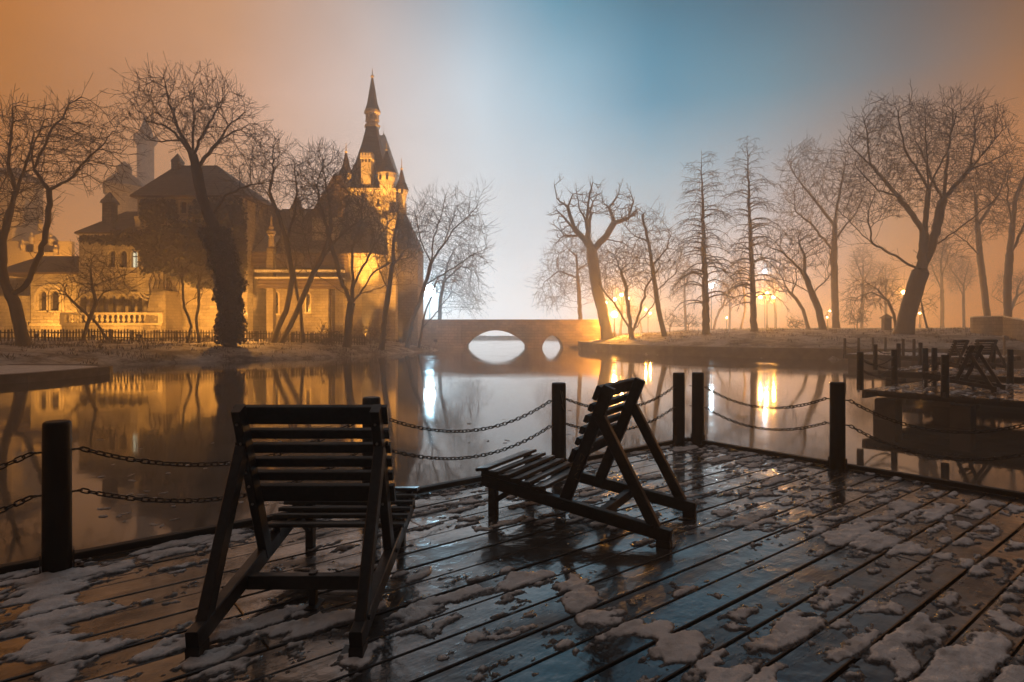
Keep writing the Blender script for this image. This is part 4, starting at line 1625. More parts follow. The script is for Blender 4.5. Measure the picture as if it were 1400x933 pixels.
for i in range(12):
    a = i * math.pi / 6
    m.lathe((fx(199, Yf) + 1.85 * math.cos(a), Yf + 1.85 * math.sin(a), fz(189, Yf)), [(0.2, 0), (0.2, 0.45)], 4)
m.build('wall', M['stone'], e)
m = MB()
m.lathe((fx(199, Yf), Yf, 0), [(1.4, fz(189, Yf) + .01), (1.1, fz(180, Yf)), (0.1, fz(160, Yf))], 12)
m.build('roof', M['spire'], e)
Yf = 84.0
e = empty('square_tower', (fx(524, Yf), Yf, 1.0), 'pale square roofed tower half hidden behind the needle spire', 'castle tower')
m = MB()
m.box(fx(512, Yf), fx(541, Yf), Yf - 1.4, Yf + 1.6, 1, fz(238, Yf))
m.build('wall', M['stone'], e)
m = MB()
m.hexa([(fx(511, Yf), Yf - 1.6, fz(238, Yf)), (fx(543, Yf), Yf - 1.6, fz(238, Yf)), (fx(543, Yf), Yf + 1.8, fz(238, Yf)), (fx(511, Yf), Yf + 1.8, fz(238, Yf)),
        (fx(519, Yf), Yf - 0.3, fz(186, Yf)), (fx(527, Yf), Yf - 0.3, fz(186, Yf)), (fx(527, Yf), Yf + 0.3, fz(186, Yf)), (fx(519, Yf), Yf + 0.3, fz(186, Yf))])
m.build('roof', M['spire'], e)
m = MB()
m.lathe((fx(524.5, Yf), Yf, fz(186, Yf)), [(0.05, -0.1), (0.15, 0.2), (0.03, 0.4), (0.02, 1.3)], 6)
m.build('finial', M['gold'], e)
# ornate lit gable at far left
Yf = 72.0
e = empty('ornate_palace', (fx(60, Yf), Yf, 1.0), 'bright ornate palace facade with statues glimpsed behind the left edge tree', 'castle building')
m = MB()
wall_open(m, fx(-30, Yf), fx(98, Yf), 1, fz(345, Yf), Yf, 0.5, [(fx(46, Yf), fx(56, Yf), fz(346.5, Yf), fz(330, Yf), 0)])
m.prism([(fx(34, Yf), fz(345, Yf) + .003), (fx(80, Yf), fz(345, Yf) + .003), (fx(78, Yf), fz(332, Yf)), (fx(70, Yf), fz(322, Yf)), (fx(60, Yf), fz(318, Yf)), (fx(46, Yf), fz(322, Yf)), (fx(36, Yf), fz(334, Yf))], Yf, Yf + 0.6)
m.box(fx(-30, Yf), fx(15, Yf), Yf + 0.1, Yf + 5, fz(345, Yf), fz(240, Yf))
m.build('wall', M['gold'], e)
m = MB()
for px, top in ((34, 328), (46, 318), (58, 300), (72, 320), (79, 334)):
    xp = fx(px, Yf)
    m.lathe((xp, Yf - 0.3, fz(top + 16, Yf)), [(0.3, 0), (0.22, 0.3), (0.3, 0.7), (0.15, 1.0), (0.18, 1.2), (0.03, 1.4)], 8)
m.build('statues', M['gold'], e)
m = MB()
hip_roof(m, fx(-30, Yf), fx(16, Yf), Yf, Yf + 5, fz(240, Yf), fx(-30, Yf), fx(4, Yf), Yf + 2.5, fz(222, Yf), over=0.4)
m.build('roof', M['roof'], e)


# ------------------------------------------------------------------ ivy: thousands of small leaves
def leaves(pts, nrm, size, seed=1):
    """one folded leaf (two triangles) per point"""
    r = np.random.default_rng(seed)
    n = len(pts)
    nrm = nrm + r.normal(0, 0.55, (n, 3))
    nrm /= np.linalg.norm(nrm, axis=1, keepdims=True)
    t = np.cross(nrm, r.normal(0, 1, (n, 3)))
    t /= np.linalg.norm(t, axis=1, keepdims=True)
    b = np.cross(nrm, t)
    s = (size * r.uniform(0.6, 1.3, n))[:, None]
    v = np.stack([pts - t * s * 0.6, pts + b * s * 0.45 + nrm * s * 0.12, pts + t * s * 0.7, pts - b * s * 0.45 + nrm * s * 0.12], 1).reshape(-1, 3)
    f = np.arange(4 * n).reshape(-1, 4)
    return v, f


def ivy_front(regions, Y, thick, n, seed, size=0.26):
    """leaf points on a wall: regions are px polygons"""
    r = np.random.default_rng(seed)
    out = []
    for poly in regions:
        q = np.array(poly, float)
        x0, y0 = q.min(0)
        x1, y1 = q.max(0)
        m_ = int(n * (x1 - x0) * (y1 - y0) / 10000)
        x = r.uniform(x0, x1, m_)
        y = r.uniform(y0, y1, m_)
        j = r.normal(0, 3.2, (m_, 2))
        xx, yy = x + j[:, 0], y + j[:, 1]
        ins = np.zeros(m_, bool)
        for i in range(len(q)):
            ax, ay = q[i - 1]
            bx, by = q[i]
            ins ^= ((ay > yy) != (by > yy)) & (xx < (bx - ax) * (yy - ay) / (by - ay + 1e-9) + ax)
        x, y = x[ins], y[ins]
        lump = 0.5 + 0.5 * np.clip(1.6 * fbm(x * 0.05, y * 0.05, 3, seed) + 0.4, 0, 1)
        yd = Y - r.uniform(0, 1, len(x)) ** 0.5 * thick * lump
        out.append(np.stack([(x - CX) / F * yd, yd, CAM_Z - (y - HY) / F * yd], 1))
    p = np.concatenate(out)
    return p


e = empty('wall_ivy', (fx(250, 53), 53.0, 1.0), 'huge dark ivy blanket covering the upper front of the gatehouse', 'ivy')
p = ivy_front([[(196, 318), (205, 306), (230, 312), (250, 303), (282, 306), (300, 290), (332, 285), (336, 330), (338, 365), (322, 392), (296, 395), (262, 388), (240, 376), (214, 370), (197, 373), (195, 346), (178, 331), (150, 325), (152, 320)],
               [(190, 300), (196, 272), (215, 272), (240, 280), (243, 300), (225, 306)], [(258, 300), (268, 280), (300, 270), (330, 275), (330, 300)],
               [(108, 330), (112, 322), (150, 322), (178, 331), (170, 335), (140, 331)]], 53.25, 1.3, 6800, 3)
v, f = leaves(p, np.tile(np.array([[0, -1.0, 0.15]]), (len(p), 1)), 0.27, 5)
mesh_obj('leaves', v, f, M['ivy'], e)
m = MB()
rr = random.Random(4)
for i in range(26):
    x0 = rr.uniform(200, 330)
    pts = []
    y_ = rr.uniform(392, 440) if rr.random() < 0.4 else 395
    for k in range(9):
        pts.append((fx(x0 + rr.uniform(-4, 4), 53.2), 53.2 - 0.1, fz(y_ - k * 12, 53.2)))
    m.tube(pts, [0.05 - 0.004 * k for k in range(9)], 5)
m.build('stems', M['bark'], e)


# ------------------------------------------------------------------ trees
def frame_mesh(nodes, par, rad, sel, thick=0.03):
    """tubes along the skeleton for the selected nodes; returns verts, quads"""
    n = len(nodes)
    V_, F_ = [], []
    kids = [[] for _ in range(n)]
    for i in range(n):
        if par[i] >= 0:
            kids[par[i]].append(i)
    main = [max(k, key=lambda j: rad[j]) if k else -1 for k in kids]
    cnt = 0
    rings = {}
    fr = {}
    order = range(n)
    for i in order:
        p = par[i]
        if p < 0:
            continue
        d = nodes[i] - nodes[p]
        L = np.linalg.norm(d)
        if L < 1e-6:
            fr[i] = fr.get(p, (np.array([1.0, 0, 0]),))
            continue
        d = d / L
        x = fr[p][0] if p in fr else np.array([1.0, 0.13, 0.05])
        x = x - d * x.dot(d)
        l = math.sqrt(x.dot(x))
        if l < 1e-3:
            x = np.cross(d, [0.3, 0.5, 0.8])
            l = math.sqrt(x.dot(x))
        x = x / l
        fr[i] = (x,)
        if not sel[i]:
            continue
        y = np.array([d[1] * x[2] - d[2] * x[1], d[2] * x[0] - d[0] * x[2], d[0] * x[1] - d[1] * x[0]])
        k = 8 if rad[p] > 0.12 else (5 if rad[p] > thick else 3)
        cs = CS[k]
        join = (main[p] == i) and (p in rings) and rings[p][1] == k and sel[p]
        if join:
            b0 = rings[p][0]
        else:
            r0 = min(rad[p], rad[i] * 1.35) if main[p] != i else rad[p]
            V_.append(nodes[p] + (cs[:, :1] * x + cs[:, 1:] * y) * r0)
            b0 = cnt
            cnt += k
        V_.append(nodes[i] + (cs[:, :1] * x + cs[:, 1:] * y) * rad[i])
        b1 = cnt
        cnt += k
        rings[i] = (b1, k)
        for j in range(k):
            F_.append((b0 + j, b0 + (j + 1) % k, b1 + (j + 1) % k, b1 + j))
    return (np.concatenate(V_), np.array(F_)) if V_ else (np.zeros((0, 3)), np.zeros((0, 4), int))


CS = {k: np.array([[math.cos(2 * math.pi * j / k), math.sin(2 * math.pi * j / k)] for j in range(k)]) for k in (3, 5, 8)}


def grow_tree(Y, limbs, crown, seed, trunk_r, step=0.37, dens=1.0, twig=1.0, tip=0.012, max_twigs=5200, up=0.15, kill=1.5, droop=0.0, depth=0.8, lift=0.0, twig_len=0.42, expn=2.35, bend=1.75):
    """limbs: list of px polylines [(x, y[, depth offset])], first one is the trunk; crown: px ellipses (x, y, rx, ry)"""
    r = np.random.default_rng(seed)
    nodes, par, islimb = [], [], []

    def w3(px, py, dy=0.0):
        return np.array([(px - CX) / F * Y, Y + dy, CAM_Z - (py - HY) / F * Y])
    trunk_n = 0
    for li, L in enumerate(limbs):
        pts = [w3(*q) for q in L]
        if li == 0:
            g = ground_z(pts[0][0], pts[0][1])
            pts[0][2] = min(pts[0][2], g)
            pts[0][2] = g - 0.15
            nodes.append(pts[0])
            par.append(-1)
            islimb.append(0)
            cur = 0
            start = 1
        else:
            arr = np.array(nodes)
            dd = np.linalg.norm(arr[:, [0, 2]] - pts[0][[0, 2]], axis=1)
            cur = int(np.argmin(dd))
            if L[0][1] >= 9990:
                pass
            start = 1
            off = nodes[cur][1] - Y
            if len(L[0]) < 3:
                tot = r.uniform(-1, 1) * 0.35
                length = 0
                pts2 = [nodes[cur]]
                for a, b in zip(pts[:-1], pts[1:]):
                    length += np.linalg.norm(b - a)
                    q = b.copy()
                    q[1] = Y + off + tot * length
                    pts2.append(q)
                pts = pts2
        for a in pts[start:]:
            p0 = nodes[cur]
            n = max(1, int(np.linalg.norm(a - p0) / step))
            for k in range(1, n + 1):
                q = p0 + (a - p0) * k / n
                if k < n or True:
                    q = q + r.normal(0, 0.035, 3) * (1 if li else 0.5)
                nodes.append(q)
                par.append(cur)
                islimb.append(1 if li else 0)
                cur = len(nodes) - 1
        if li == 0:
            trunk_n = len(nodes)
    # attractors
    att = []
    for (cx, cy, rx, ry) in crown:
        RX, RZ = rx / F * Y, ry / F * Y
        RY = RX * depth
        vol = RX * RY * RZ * 4.19
        m_ = int(min(4800, max(130, vol * 8.5 * dens)))
        u = r.normal(0, 1, (m_, 3))
        u /= np.linalg.norm(u, axis=1, keepdims=True)
        u *= (r.uniform(0.08, 1, m_) ** (1 / 2.6))[:, None]
        c = w3(cx, cy)
        att.append(c + u * np.array([RX, RY, RZ]))
    att = np.concatenate(att) if att else np.zeros((0, 3))
    first = max(2, int(trunk_n * 0.45)) if len(limbs) > 1 else int(trunk_n * 0.5)
    N0 = len(nodes)
    arr = np.array(nodes)
    ok = np.arange(N0) >= first
    if len(att):
        d = np.linalg.norm(att[:, None] - arr[None], axis=2)
        d[:, ~ok] = 1e9
        near = d.argmin(1)
        nd_ = d.min(1)
        kd = [0] * N0
        for it in range(160):
            if not len(att):
                break
            dirs = {}
            for ai, ni in enumerate(near):
                v = att[ai] - nodes[ni]
                l = nd_[ai]
                if l < 14:
                    s = dirs.setdefault(int(ni), [np.zeros(3), 0])
                    s[0] += v / (l + 1e-6)
                    s[1] += 1
            newi = []
            for ni, (s, c) in dirs.items():
                if kd[ni] >= 3:
                    continue
                l = np.linalg.norm(s)
                if l < 1e-6:
                    continue
                v = s / l + np.array([0, 0, up]) + r.normal(0, 0.16, 3)
                if par[ni] >= 0:
                    pd = nodes[ni] - nodes[par[ni]]
                    v = v + 0.35 * pd / (np.linalg.norm(pd) + 1e-6)
                v /= np.linalg.norm(v)
                nodes.append(nodes[ni] + v * step)
                par.append(ni)
                islimb.append(2)
                kd[ni] += 1
                kd.append(0)
                newi.append(len(nodes) - 1)
            if not newi:
                break
            nn = np.array([nodes[i] for i in newi])
            d = np.linalg.norm(att[:, None] - nn[None], axis=2)
            j = d.argmin(1)
            dm = d[np.arange(len(att)), j]
            up_ = dm < nd_
            near[up_] = np.array(newi)[j[up_]]
            nd_[up_] = dm[up_]
            stuck = np.array([kd[i] >= 3 for i in near])
            keep = (nd_ > kill * step) & ~stuck
            att, near, nd_ = att[keep], near[keep], nd_[keep]
    # twigs
    n1 = len(nodes)
    haskid = np.zeros(n1, int)
    for i in range(n1):
        if par[i] >= 0:
            haskid[par[i]] += 1
    cand = [i for i in range(first + 1, n1) if islimb[i] == 2 or (islimb[i] == 1)]
    r.shuffle(cand)
    cand.sort(key=lambda i: (haskid[i] > 0))
    tw = 0
    for i in cand:
        if tw > 3.0 * max_twigs * twig:
            break
        nb = (3 if haskid[i] == 0 else (1 if r.random() < 0.85 * twig else 0)) if twig > 0 else 0
        pd = nodes[i] - nodes[par[i]]
        pd = pd / (np.linalg.norm(pd) + 1e-6)
        for _ in range(nb):
            v = pd + r.normal(0, 0.62, 3) + np.array([0, 0, 0.18 - droop])
            v /= np.linalg.norm(v)
            cur = i
            ln = twig_len * r.uniform(0.55, 1.35)
            for k in range(3):
                v = v + r.normal(0, 0.22, 3) + np.array([0, 0, 0.06 - droop * 0.5])
                v /= np.linalg.norm(v)
                nodes.append(nodes[cur] + v * ln)
                par.append(cur)
                islimb.append(3)
                cur = len(nodes) - 1
                tw += 1
                if k < 2 and r.random() < 0.5:
                    u_ = v + r.normal(0, 0.7, 3)
                    u_ /= np.linalg.norm(u_)
                    nodes.append(nodes[cur] + u_ * ln * 0.9)
                    par.append(cur)
                    islimb.append(3)
                    tw += 1
    N = len(nodes)
    lo_, hi_ = 1.5, 3.6
    ends = np.ones(N)
    for i in range(N - 1, 0, -1):
        pass
    haschild = np.zeros(N, bool)
    for i in range(N):
        if par[i] >= 0:
            haschild[par[i]] = True
    tips = np.where(haschild, 0.0, 1.0)
    for i in range(N - 1, -1, -1):
        if par[i] >= 0:
            tips[par[i]] += tips[i]
    nb = max(tips[min(2, N - 1)], 2)
    q = np.clip(np.log(np.maximum(tips, 1)) / math.log(nb), 0, 1)
    rad = tip * np.exp(math.log(trunk_r / tip) * q ** bend)
    for i in range(trunk_n):
        rad[i] = max(rad[i], trunk_r * (1 - 0.52 * i / trunk_n))
    for i in range(min(3, trunk_n)):
        rad[i] *= (1.3, 1.12, 1.03)[i]
    nodes = np.array(nodes)
    islimb = np.array(islimb)
    return nodes, np.array(par), rad, islimb


def tree(name, label, cat='tree', group='bare winter trees', Y=45, limbs=(), crown=(), seed=1, trunk_r=0.3, mat='twig', **kw):
    trunk_r *= 0.82
    nodes, par, rad, isl = grow_tree(Y, limbs, crown, seed, trunk_r, **kw)
    e = empty(name, Vector(nodes[0]), label, cat, group)
    v, f = frame_mesh(nodes, par, rad, isl == 0)
    mesh_obj('trunk', v, f, M['bark'], e, smooth=True)
    v, f = frame_mesh(nodes, par, rad, isl > 0)
    mesh_obj('crown', v, f, M[mat], e)
    return e


LG = 'bare trees on the left bank'
RG = 'bare trees on the right bank'
T = {}
T['L1'] = tree('bare_tree', 'crooked bare tree at the left frame edge forking low over the landing', group=LG, Y=37, seed=11, trunk_r=0.42,
     limbs=[[(33, 480), (27, 445), (19, 412), (8, 388), (2, 365), (4, 330), (14, 288)], [(19, 405), (32, 396), (46, 384), (70, 350), (89, 310), (100, 270), (85, 245)],
            [(14, 288), (29, 262), (50, 230), (70, 190)], [(14, 288), (28, 262), (26, 230), (40, 190), (48, 160)], [(4, 345), (-15, 300), (-30, 250)],
            [(100, 270), (122, 258), (145, 232), (167, 208)], [(85, 245), (107, 192), (128, 160), (140, 148)], [(85, 245), (80, 215), (95, 180)]],
     crown=[(45, 200, 62, 62), (128, 205, 50, 55), (0, 270, 60, 55), (100, 180, 45, 38)], dens=1.1, max_twigs=6000)
T['L2'] = tree('bare_tree', 'tall spreading bare tree with ivy wrapped trunk rising above the gatehouse roof', group=LG, Y=42, seed=12, trunk_r=0.5,
     limbs=[[(314, 473), (315, 430), (313, 390), (303, 345), (290, 304), (276, 270), (270, 240), (264, 212)],
            [(264, 212), (246, 192), (222, 170), (187, 158), (165, 152)], [(264, 212), (246, 178), (232, 136), (226, 108)], [(264, 212), (272, 185), (284, 140), (290, 112)],
            [(272, 232), (290, 212), (308, 196), (348, 184), (366, 182)], [(290, 300), (310, 268), (346, 254), (372, 250)], [(308, 196), (320, 180), (345, 160)], [(264, 212), (262, 170), (262, 130)],
            [(246, 192), (215, 190), (190, 186)]],
     crown=[(228, 150, 58, 48), (285, 148, 48, 44), (335, 200, 42, 40), (200, 170, 38, 26), (345, 255, 32, 34), (262, 165, 50, 40)], dens=1.0, max_twigs=6500)
T['L3'] = tree('small_tree', 'small crooked tree with thin crossing stems in front of the balustrade', group=LG, Y=44, seed=13, trunk_r=0.17, step=0.3, tip=0.011,
     limbs=[[(112, 474), (119, 444), (131, 414), (126, 392), (123, 366)], [(131, 412), (140, 402), (152, 396), (172, 396)], [(119, 444), (108, 425), (98, 412)], [(123, 366), (130, 350), (118, 340)], [(127, 392), (150, 380), (170, 372)]],
     crown=[(128, 372, 34, 30), (155, 390, 26, 14)], dens=1.2, max_twigs=900)
T['L3b'] = tree('small_tree', 'slim leaning stem crossing behind the small crooked tree at the fence', group=LG, Y=44.5, seed=14, trunk_r=0.12, step=0.3,
     limbs=[[(150, 466), (139, 452), (128, 438), (112, 424), (100, 413), (88, 400)]], crown=[(95, 400, 22, 16)], max_twigs=260)
T['L3c'] = tree('small_tree', 'left one of two thin wavy saplings before the ivy covered front', group=LG, Y=43, seed=15, trunk_r=0.12, step=0.3,
     limbs=[[(256, 478), (261, 447), (252, 420), (249, 384), (254, 366)], [(252, 420), (264, 408), (271, 398)]], crown=[(252, 372, 14, 14)], max_twigs=160)
T['L3d'] = tree('small_tree', 'right one of two thin wavy saplings before the ivy covered front', group=LG, Y=43.4, seed=16, trunk_r=0.12, step=0.3,
     limbs=[[(273, 466), (268, 437), (272, 417), (271, 390), (276, 372)]], crown=[(274, 376, 14, 14)], max_twigs=160)
T['L4a'] = tree('bare_tree', 'slender tree whose trunk bends left high above the fence right of the ivy trunk', group=LG, Y=46, seed=17, trunk_r=0.25,
     limbs=[[(373, 470), (381, 448), (391, 426), (400, 380), (392, 330), (380, 292), (368, 262)], [(392, 330), (404, 296), (410, 262), (408, 225)], [(380, 292), (360, 262), (345, 240)], [(368, 262), (372, 230), (366, 205)]],
     crown=[(372, 235, 36, 55), (410, 250, 28, 46)], dens=1.1, max_twigs=3200)
T['L4b'] = tree('bare_tree', 'slender tree leaning hard to the right beside the fence end', group=LG, Y=46.5, seed=18, trunk_r=0.24,
     limbs=[[(384, 472), (396, 446), (410, 416), (428, 374), (440, 354), (453, 336)], [(440, 354), (452, 310), (446, 270), (440, 240)], [(453, 336), (480, 312), (505, 296)], [(428, 374), (424, 340), (418, 310)]],
     crown=[(440, 255, 36, 55), (475, 300, 36, 36), (420, 300, 24, 36)], dens=1.1, max_twigs=3400)
T['L4c'] = tree('small_tree', 'thin short trunk between the two slender leaning trees', group=LG, Y=47, seed=19, trunk_r=0.16,
     limbs=[[(414, 462), (411, 424), (405, 394), (402, 370)]], crown=[(402, 356, 24, 26)], max_twigs=500)
T['L5'] = tree('bare_tree', 'forked tree with spreading limbs standing before the chapel wing near the bank tip', group=LG, Y=47, seed=20, trunk_r=0.36,
     limbs=[[(474, 473), (477, 440), (480, 414)], [(480, 414), (468, 384), (456, 334), (448, 300), (440, 260)], [(480, 414), (482, 388), (476, 342), (487, 298), (486, 260)],
            [(480, 412), (492, 402), (530, 388), (557, 387), (580, 392)], [(492, 402), (508, 372), (536, 354), (560, 350)], [(482, 388), (500, 350), (520, 310), (536, 280)], [(474, 400), (452, 390), (436, 380)]],
     crown=[(450, 262, 50, 62), (500, 300, 48, 60), (540, 345, 36, 44), (425, 330, 30, 50)], dens=1.0, max_twigs=6000)
T['L6'] = tree('bare_tree', 'upright thin tree in front of the bright tower buttress', group=LG, Y=49, seed=21, trunk_r=0.26,
     limbs=[[(521, 468), (526, 434), (531, 400), (536, 364), (539, 324), (545, 295)], [(531, 400), (518, 370), (510, 340)], [(536, 364), (556, 340), (562, 318)]],
     crown=[(535, 320, 32, 50), (555, 335, 24, 36)], max_twigs=2400)
T['L7'] = tree('bare_tree', 'wide fan shaped tree with long bright twigs right of the castle tower', group=LG, Y=53, seed=22, trunk_r=0.22,
     limbs=[[(556, 460), (564, 438), (572, 418), (581, 390), (590, 360)], [(590, 360), (604, 338), (618, 318), (650, 286), (660, 262)], [(581, 390), (610, 372), (640, 352), (664, 338)], [(590, 360), (592, 325), (602, 296), (606, 274)],
            [(590, 360), (576, 330), (572, 300)], [(604, 338), (622, 300), (626, 280)]],
     crown=[(596, 305, 38, 42), (632, 308, 32, 42), (640, 350, 28, 24), (575, 310, 26, 36)], dens=0.9, max_twigs=3800, twig_len=0.5)
T['L7b'] = tree('small_tree', 'thin trunk pair foot leaning left of the bridge end', group=LG, Y=55, seed=23, trunk_r=0.14,
     limbs=[[(572, 458), (580, 432), (590, 404), (598, 380)], [(576, 448), (600, 425), (618, 402)]], crown=[(606, 392, 22, 22)], max_twigs=700)
T['L8'] = tree('bare_tree', 'hazy drooping tree behind the bridge beside the cold bright lamp', group=LG, Y=74, seed=24, trunk_r=0.3, droop=0.30, up=0.0,
     limbs=[[(599, 440), (602, 412), (607, 385), (612, 360)], [(607, 385), (630, 365), (648, 370)], [(612, 360), (622, 340), (640, 342)]],
     crown=[(622, 372, 34, 40), (640, 395, 26, 34), (600, 370, 24, 36)], dens=0.7, max_twigs=3600, twig_len=0.6)
T['L9'] = tree('bare_tree', 'faint bare tree in the fog between the gatehouse roof and chapel wing', group=LG, Y=70, seed=25, trunk_r=0.3,
     limbs=[[(330, 440), (330, 360), (328, 320), (326, 290)], [(328, 320), (345, 280), (352, 255)], [(326, 290), (318, 262), (312, 240)]],
     crown=[(328, 270, 34, 36), (350, 285, 24, 26)], dens=0.5, max_twigs=2200)

# ivy on the trunk of the tall tree
tn = [(314, 470), (315, 430), (313, 390), (303, 345), (293, 312)]
e = empty('trunk_ivy', P(314, 470, 42), 'dense ivy column wrapping the trunk of the tall tree before the gatehouse', 'ivy')
r_ = np.random.default_rng(8)
pp, nn_ = [], []
for i in range(9000):
    t = r_.uniform(0, len(tn) - 1.001)
    k = int(t)
    px = tn[k][0] * (1 - (t - k)) + tn[k + 1][0] * (t - k)
    py = tn[k][1] * (1 - (t - k)) + tn[k + 1][1] * (t - k)
    a = r_.uniform(0, 2 * math.pi)
    lump = 0.5 + 1.5 * float(vnoise(np.array([py * 0.05 + 3.1]), np.array([a * 0.9]), 3)[0]) + (0.45 if py < 400 else 0)
    rr1 = (0.62 + 0.26 * max(0.1, lump)) * r_.uniform(0.7, 1.2)
    c = P(px, py, 42)
    pp.append((c.x + rr1 * math.cos(a), c.y + rr1 * math.sin(a), c.z))
    nn_.append((math.cos(a), math.sin(a), 0.2))
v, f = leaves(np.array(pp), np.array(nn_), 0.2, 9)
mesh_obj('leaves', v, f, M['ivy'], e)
m = MB()
for i in range(5):
    m.tube([P(q[0] + (i - 2) * 2.2, q[1], 41.5) for q in tn], 0.05, 5)
m.build('stems', M['bark'], e)

# right bank
T['R1'] = tree('pollard_tree', 'leaning pollarded tree with thick bare stubby limbs at the bridge end', group=RG, Y=60, seed=31, trunk_r=0.70, tip=0.014, bend=1.0, step=0.4, twig_len=0.3,
     limbs=[[(831, 446), (824, 424), (817, 400), (812, 366), (808, 338)], [(808, 338), (784, 312), (775, 284), (760, 274), (757, 256), (764, 250)], [(805, 332), (801, 306), (804, 270), (808, 254), (812, 258)],
            [(806, 330), (809, 288), (815, 268)], [(810, 345), (826, 326), (840, 305), (833, 283), (846, 266), (848, 256)], [(840, 305), (859, 298), (874, 285), (878, 290)], [(810, 350), (794, 322), (772, 320), (764, 328)],
            [(826, 326), (847, 332), (860, 342)], [(784, 312), (770, 300), (762, 292)], [(801, 306), (790, 285), (786, 268)], [(859, 298), (866, 276), (862, 262)], [(775, 284), (782, 268)]],
     crown=[(775, 300, 22, 30), (808, 280, 22, 24), (850, 290, 26, 24)], dens=0.5, max_twigs=2600, twig=1.0)
T['R2'] = tree('weeping_tree', 'bushy weeping tree glowing orange left of the pollarded tree', group=RG, Y=70, seed=32, trunk_r=0.3, droop=0.22, up=0.0,
     limbs=[[(795, 442), (792, 410), (790, 380), (788, 350)], [(790, 380), (765, 370), (745, 385)], [(788, 350), (775, 340), (762, 350)], [(790, 370), (812, 355), (825, 365)]],
     crown=[(785, 360, 40, 42), (757, 392, 28, 32), (812, 375, 26, 40)], dens=0.9, max_twigs=6500, twig_len=0.5)
T['R2b'] = tree('small_tree', 'multi stemmed low tree in front of the bright orange lamps', group=RG, Y=55, seed=33, trunk_r=0.3, step=0.35,
     limbs=[[(864, 462), (862, 452)], [(862, 452), (847, 424), (828, 398), (815, 380)], [(862, 452), (858, 420), (854, 390), (845, 365)], [(864, 456), (874, 424), (880, 395), (895, 370)], [(864, 456), (890, 420), (900, 405)]],
     crown=[(845, 372, 42, 34), (880, 375, 34, 34)], dens=1.0, max_twigs=3800)
T['R2c'] = tree('bare_tree', 'slim tree with long leaning trunk between the pollarded tree and the conifers', group=RG, Y=54, seed=34, trunk_r=0.28,
     limbs=[[(909, 461), (903, 436), (898, 410), (892, 364), (885, 325), (878, 295)], [(892, 364), (912, 340), (918, 318)], [(885, 330), (865, 318), (855, 305)], [(898, 400), (925, 375), (935, 355)]],
     crown=[(884, 325, 34, 42), (912, 350, 28, 36), (865, 350, 26, 30)], dens=1.0, max_twigs=3600)


def conifer(name, label, Y, base, top, wid, seed, tr=0.3):
    """bare deciduous conifer: straight stem, tiers of arching side branches with hanging twigs"""
    r = np.random.default_rng(seed)
    b, t = np.array(P(*base, Y)), np.array(P(*top, Y))
    b[2] = ground_z(b[0], b[1]) - 0.15
    nodes, par, rad, isl = [b], [-1], [tr * 1.3], [0]
    n = 46
    for i in range(1, n + 1):
        q = b + (t - b) * i / n + np.array([r.normal(0, 0.04), r.normal(0, 0.04), 0])
        nodes.append(q)
        par.append(len(nodes) - 2)
        rad.append(max(0.022, tr * (1 - i / n) ** 0.9))
        isl.append(0)
    for i in range(7, n):
        f_ = i / n
        for _ in range(4 if f_ < 0.9 else 2):
            if f_ < 0.34 and r.random() < 0.55:
                continue
            a = r.uniform(0, 2 * math.pi)
            prof_ = (1 - f_) ** 0.62 * min(1, 0.45 + f_ * 1.4)
            L = 1.28 * wid * prof_ * r.uniform(0.5, 1.1) + 0.3
            d = np.array([math.cos(a), math.sin(a), r.uniform(0.35, 0.95)])
            cur = i
            m_ = max(3, int(L / 0.3))
            for k in range(m_):
                d = d + np.array([r.normal(0, 0.10), r.normal(0, 0.10), -0.17 + (0.16 if k > m_ * 0.75 else 0)])
                d /= np.linalg.norm(d)
                nodes.append(nodes[cur] + d * L / m_)
                par.append(cur)
                rad.append(max(0.014, 0.07 * (1 - k / m_) * (1.15 - f_)))
                isl.append(1)
                cur = len(nodes) - 1
                if k > 0:
                    for _2 in range(2):
                        u_ = d * 0.7 + r.normal(0, 0.55, 3) + np.array([0, 0, -0.25])
                        u_ /= np.linalg.norm(u_)
                        c2 = cur
                        for k2 in range(2):
                            nodes.append(nodes[c2] + u_ * r.uniform(0.16, 0.34))
                            par.append(c2)
                            rad.append(0.011)
                            isl.append(1)
                            c2 = len(nodes) - 1
                            u_ = u_ + np.array([0, 0, -0.15])
    nodes = np.array(nodes)
    e = empty(name, Vector(nodes[0]), label, 'tree', RG)
    isl = np.array(isl)
    v, f = frame_mesh(nodes, np.array(par), np.array(rad), isl == 0)
    mesh_obj('trunk', v, f, M['bark'], e, smooth=True)
    v, f = frame_mesh(nodes, np.array(par), np.array(rad), isl > 0)
    mesh_obj('crown', v, f, M['twig'], e)
    return e


T['R3'] = conifer('bare_conifer', 'left of two straight bare conifers, the one with arching side branches and wider skirt', 52, (966, 463), (958.5, 207), 4.3, 41, 0.36)
T['R4'] = conifer('bare_conifer', 'right of two straight bare conifers, taller and thinner at the top', 54, (1031, 461), (1021, 185), 3.9, 42, 0.32)
T['R5'] = tree('bare_tree', 'low tree leaning left with a forked dark trunk behind the quay', group=RG, Y=55, seed=35, trunk_r=0.36,
     limbs=[[(1126, 447), (1119, 424), (1110, 402), (1101, 378)], [(1101, 378), (1085, 360), (1066, 345), (1050, 340)], [(1101, 378), (1098, 350), (1088, 325)], [(1110, 400), (1130, 386), (1146, 372)], [(1110, 400), (1082, 385), (1060, 380)]],
     crown=[(1078, 345, 42, 34), (1112, 340, 32, 34)], dens=1.0, max_twigs=4200)
T['R5b'] = tree('small_tree', 'faint thin trunk left of the forked leaning tree', group=RG, Y=60, seed=36, trunk_r=0.2,
     limbs=[[(1106, 443), (1098, 424), (1088, 408), (1078, 398)]], crown=[(1070, 380, 28, 26)], max_twigs=900)
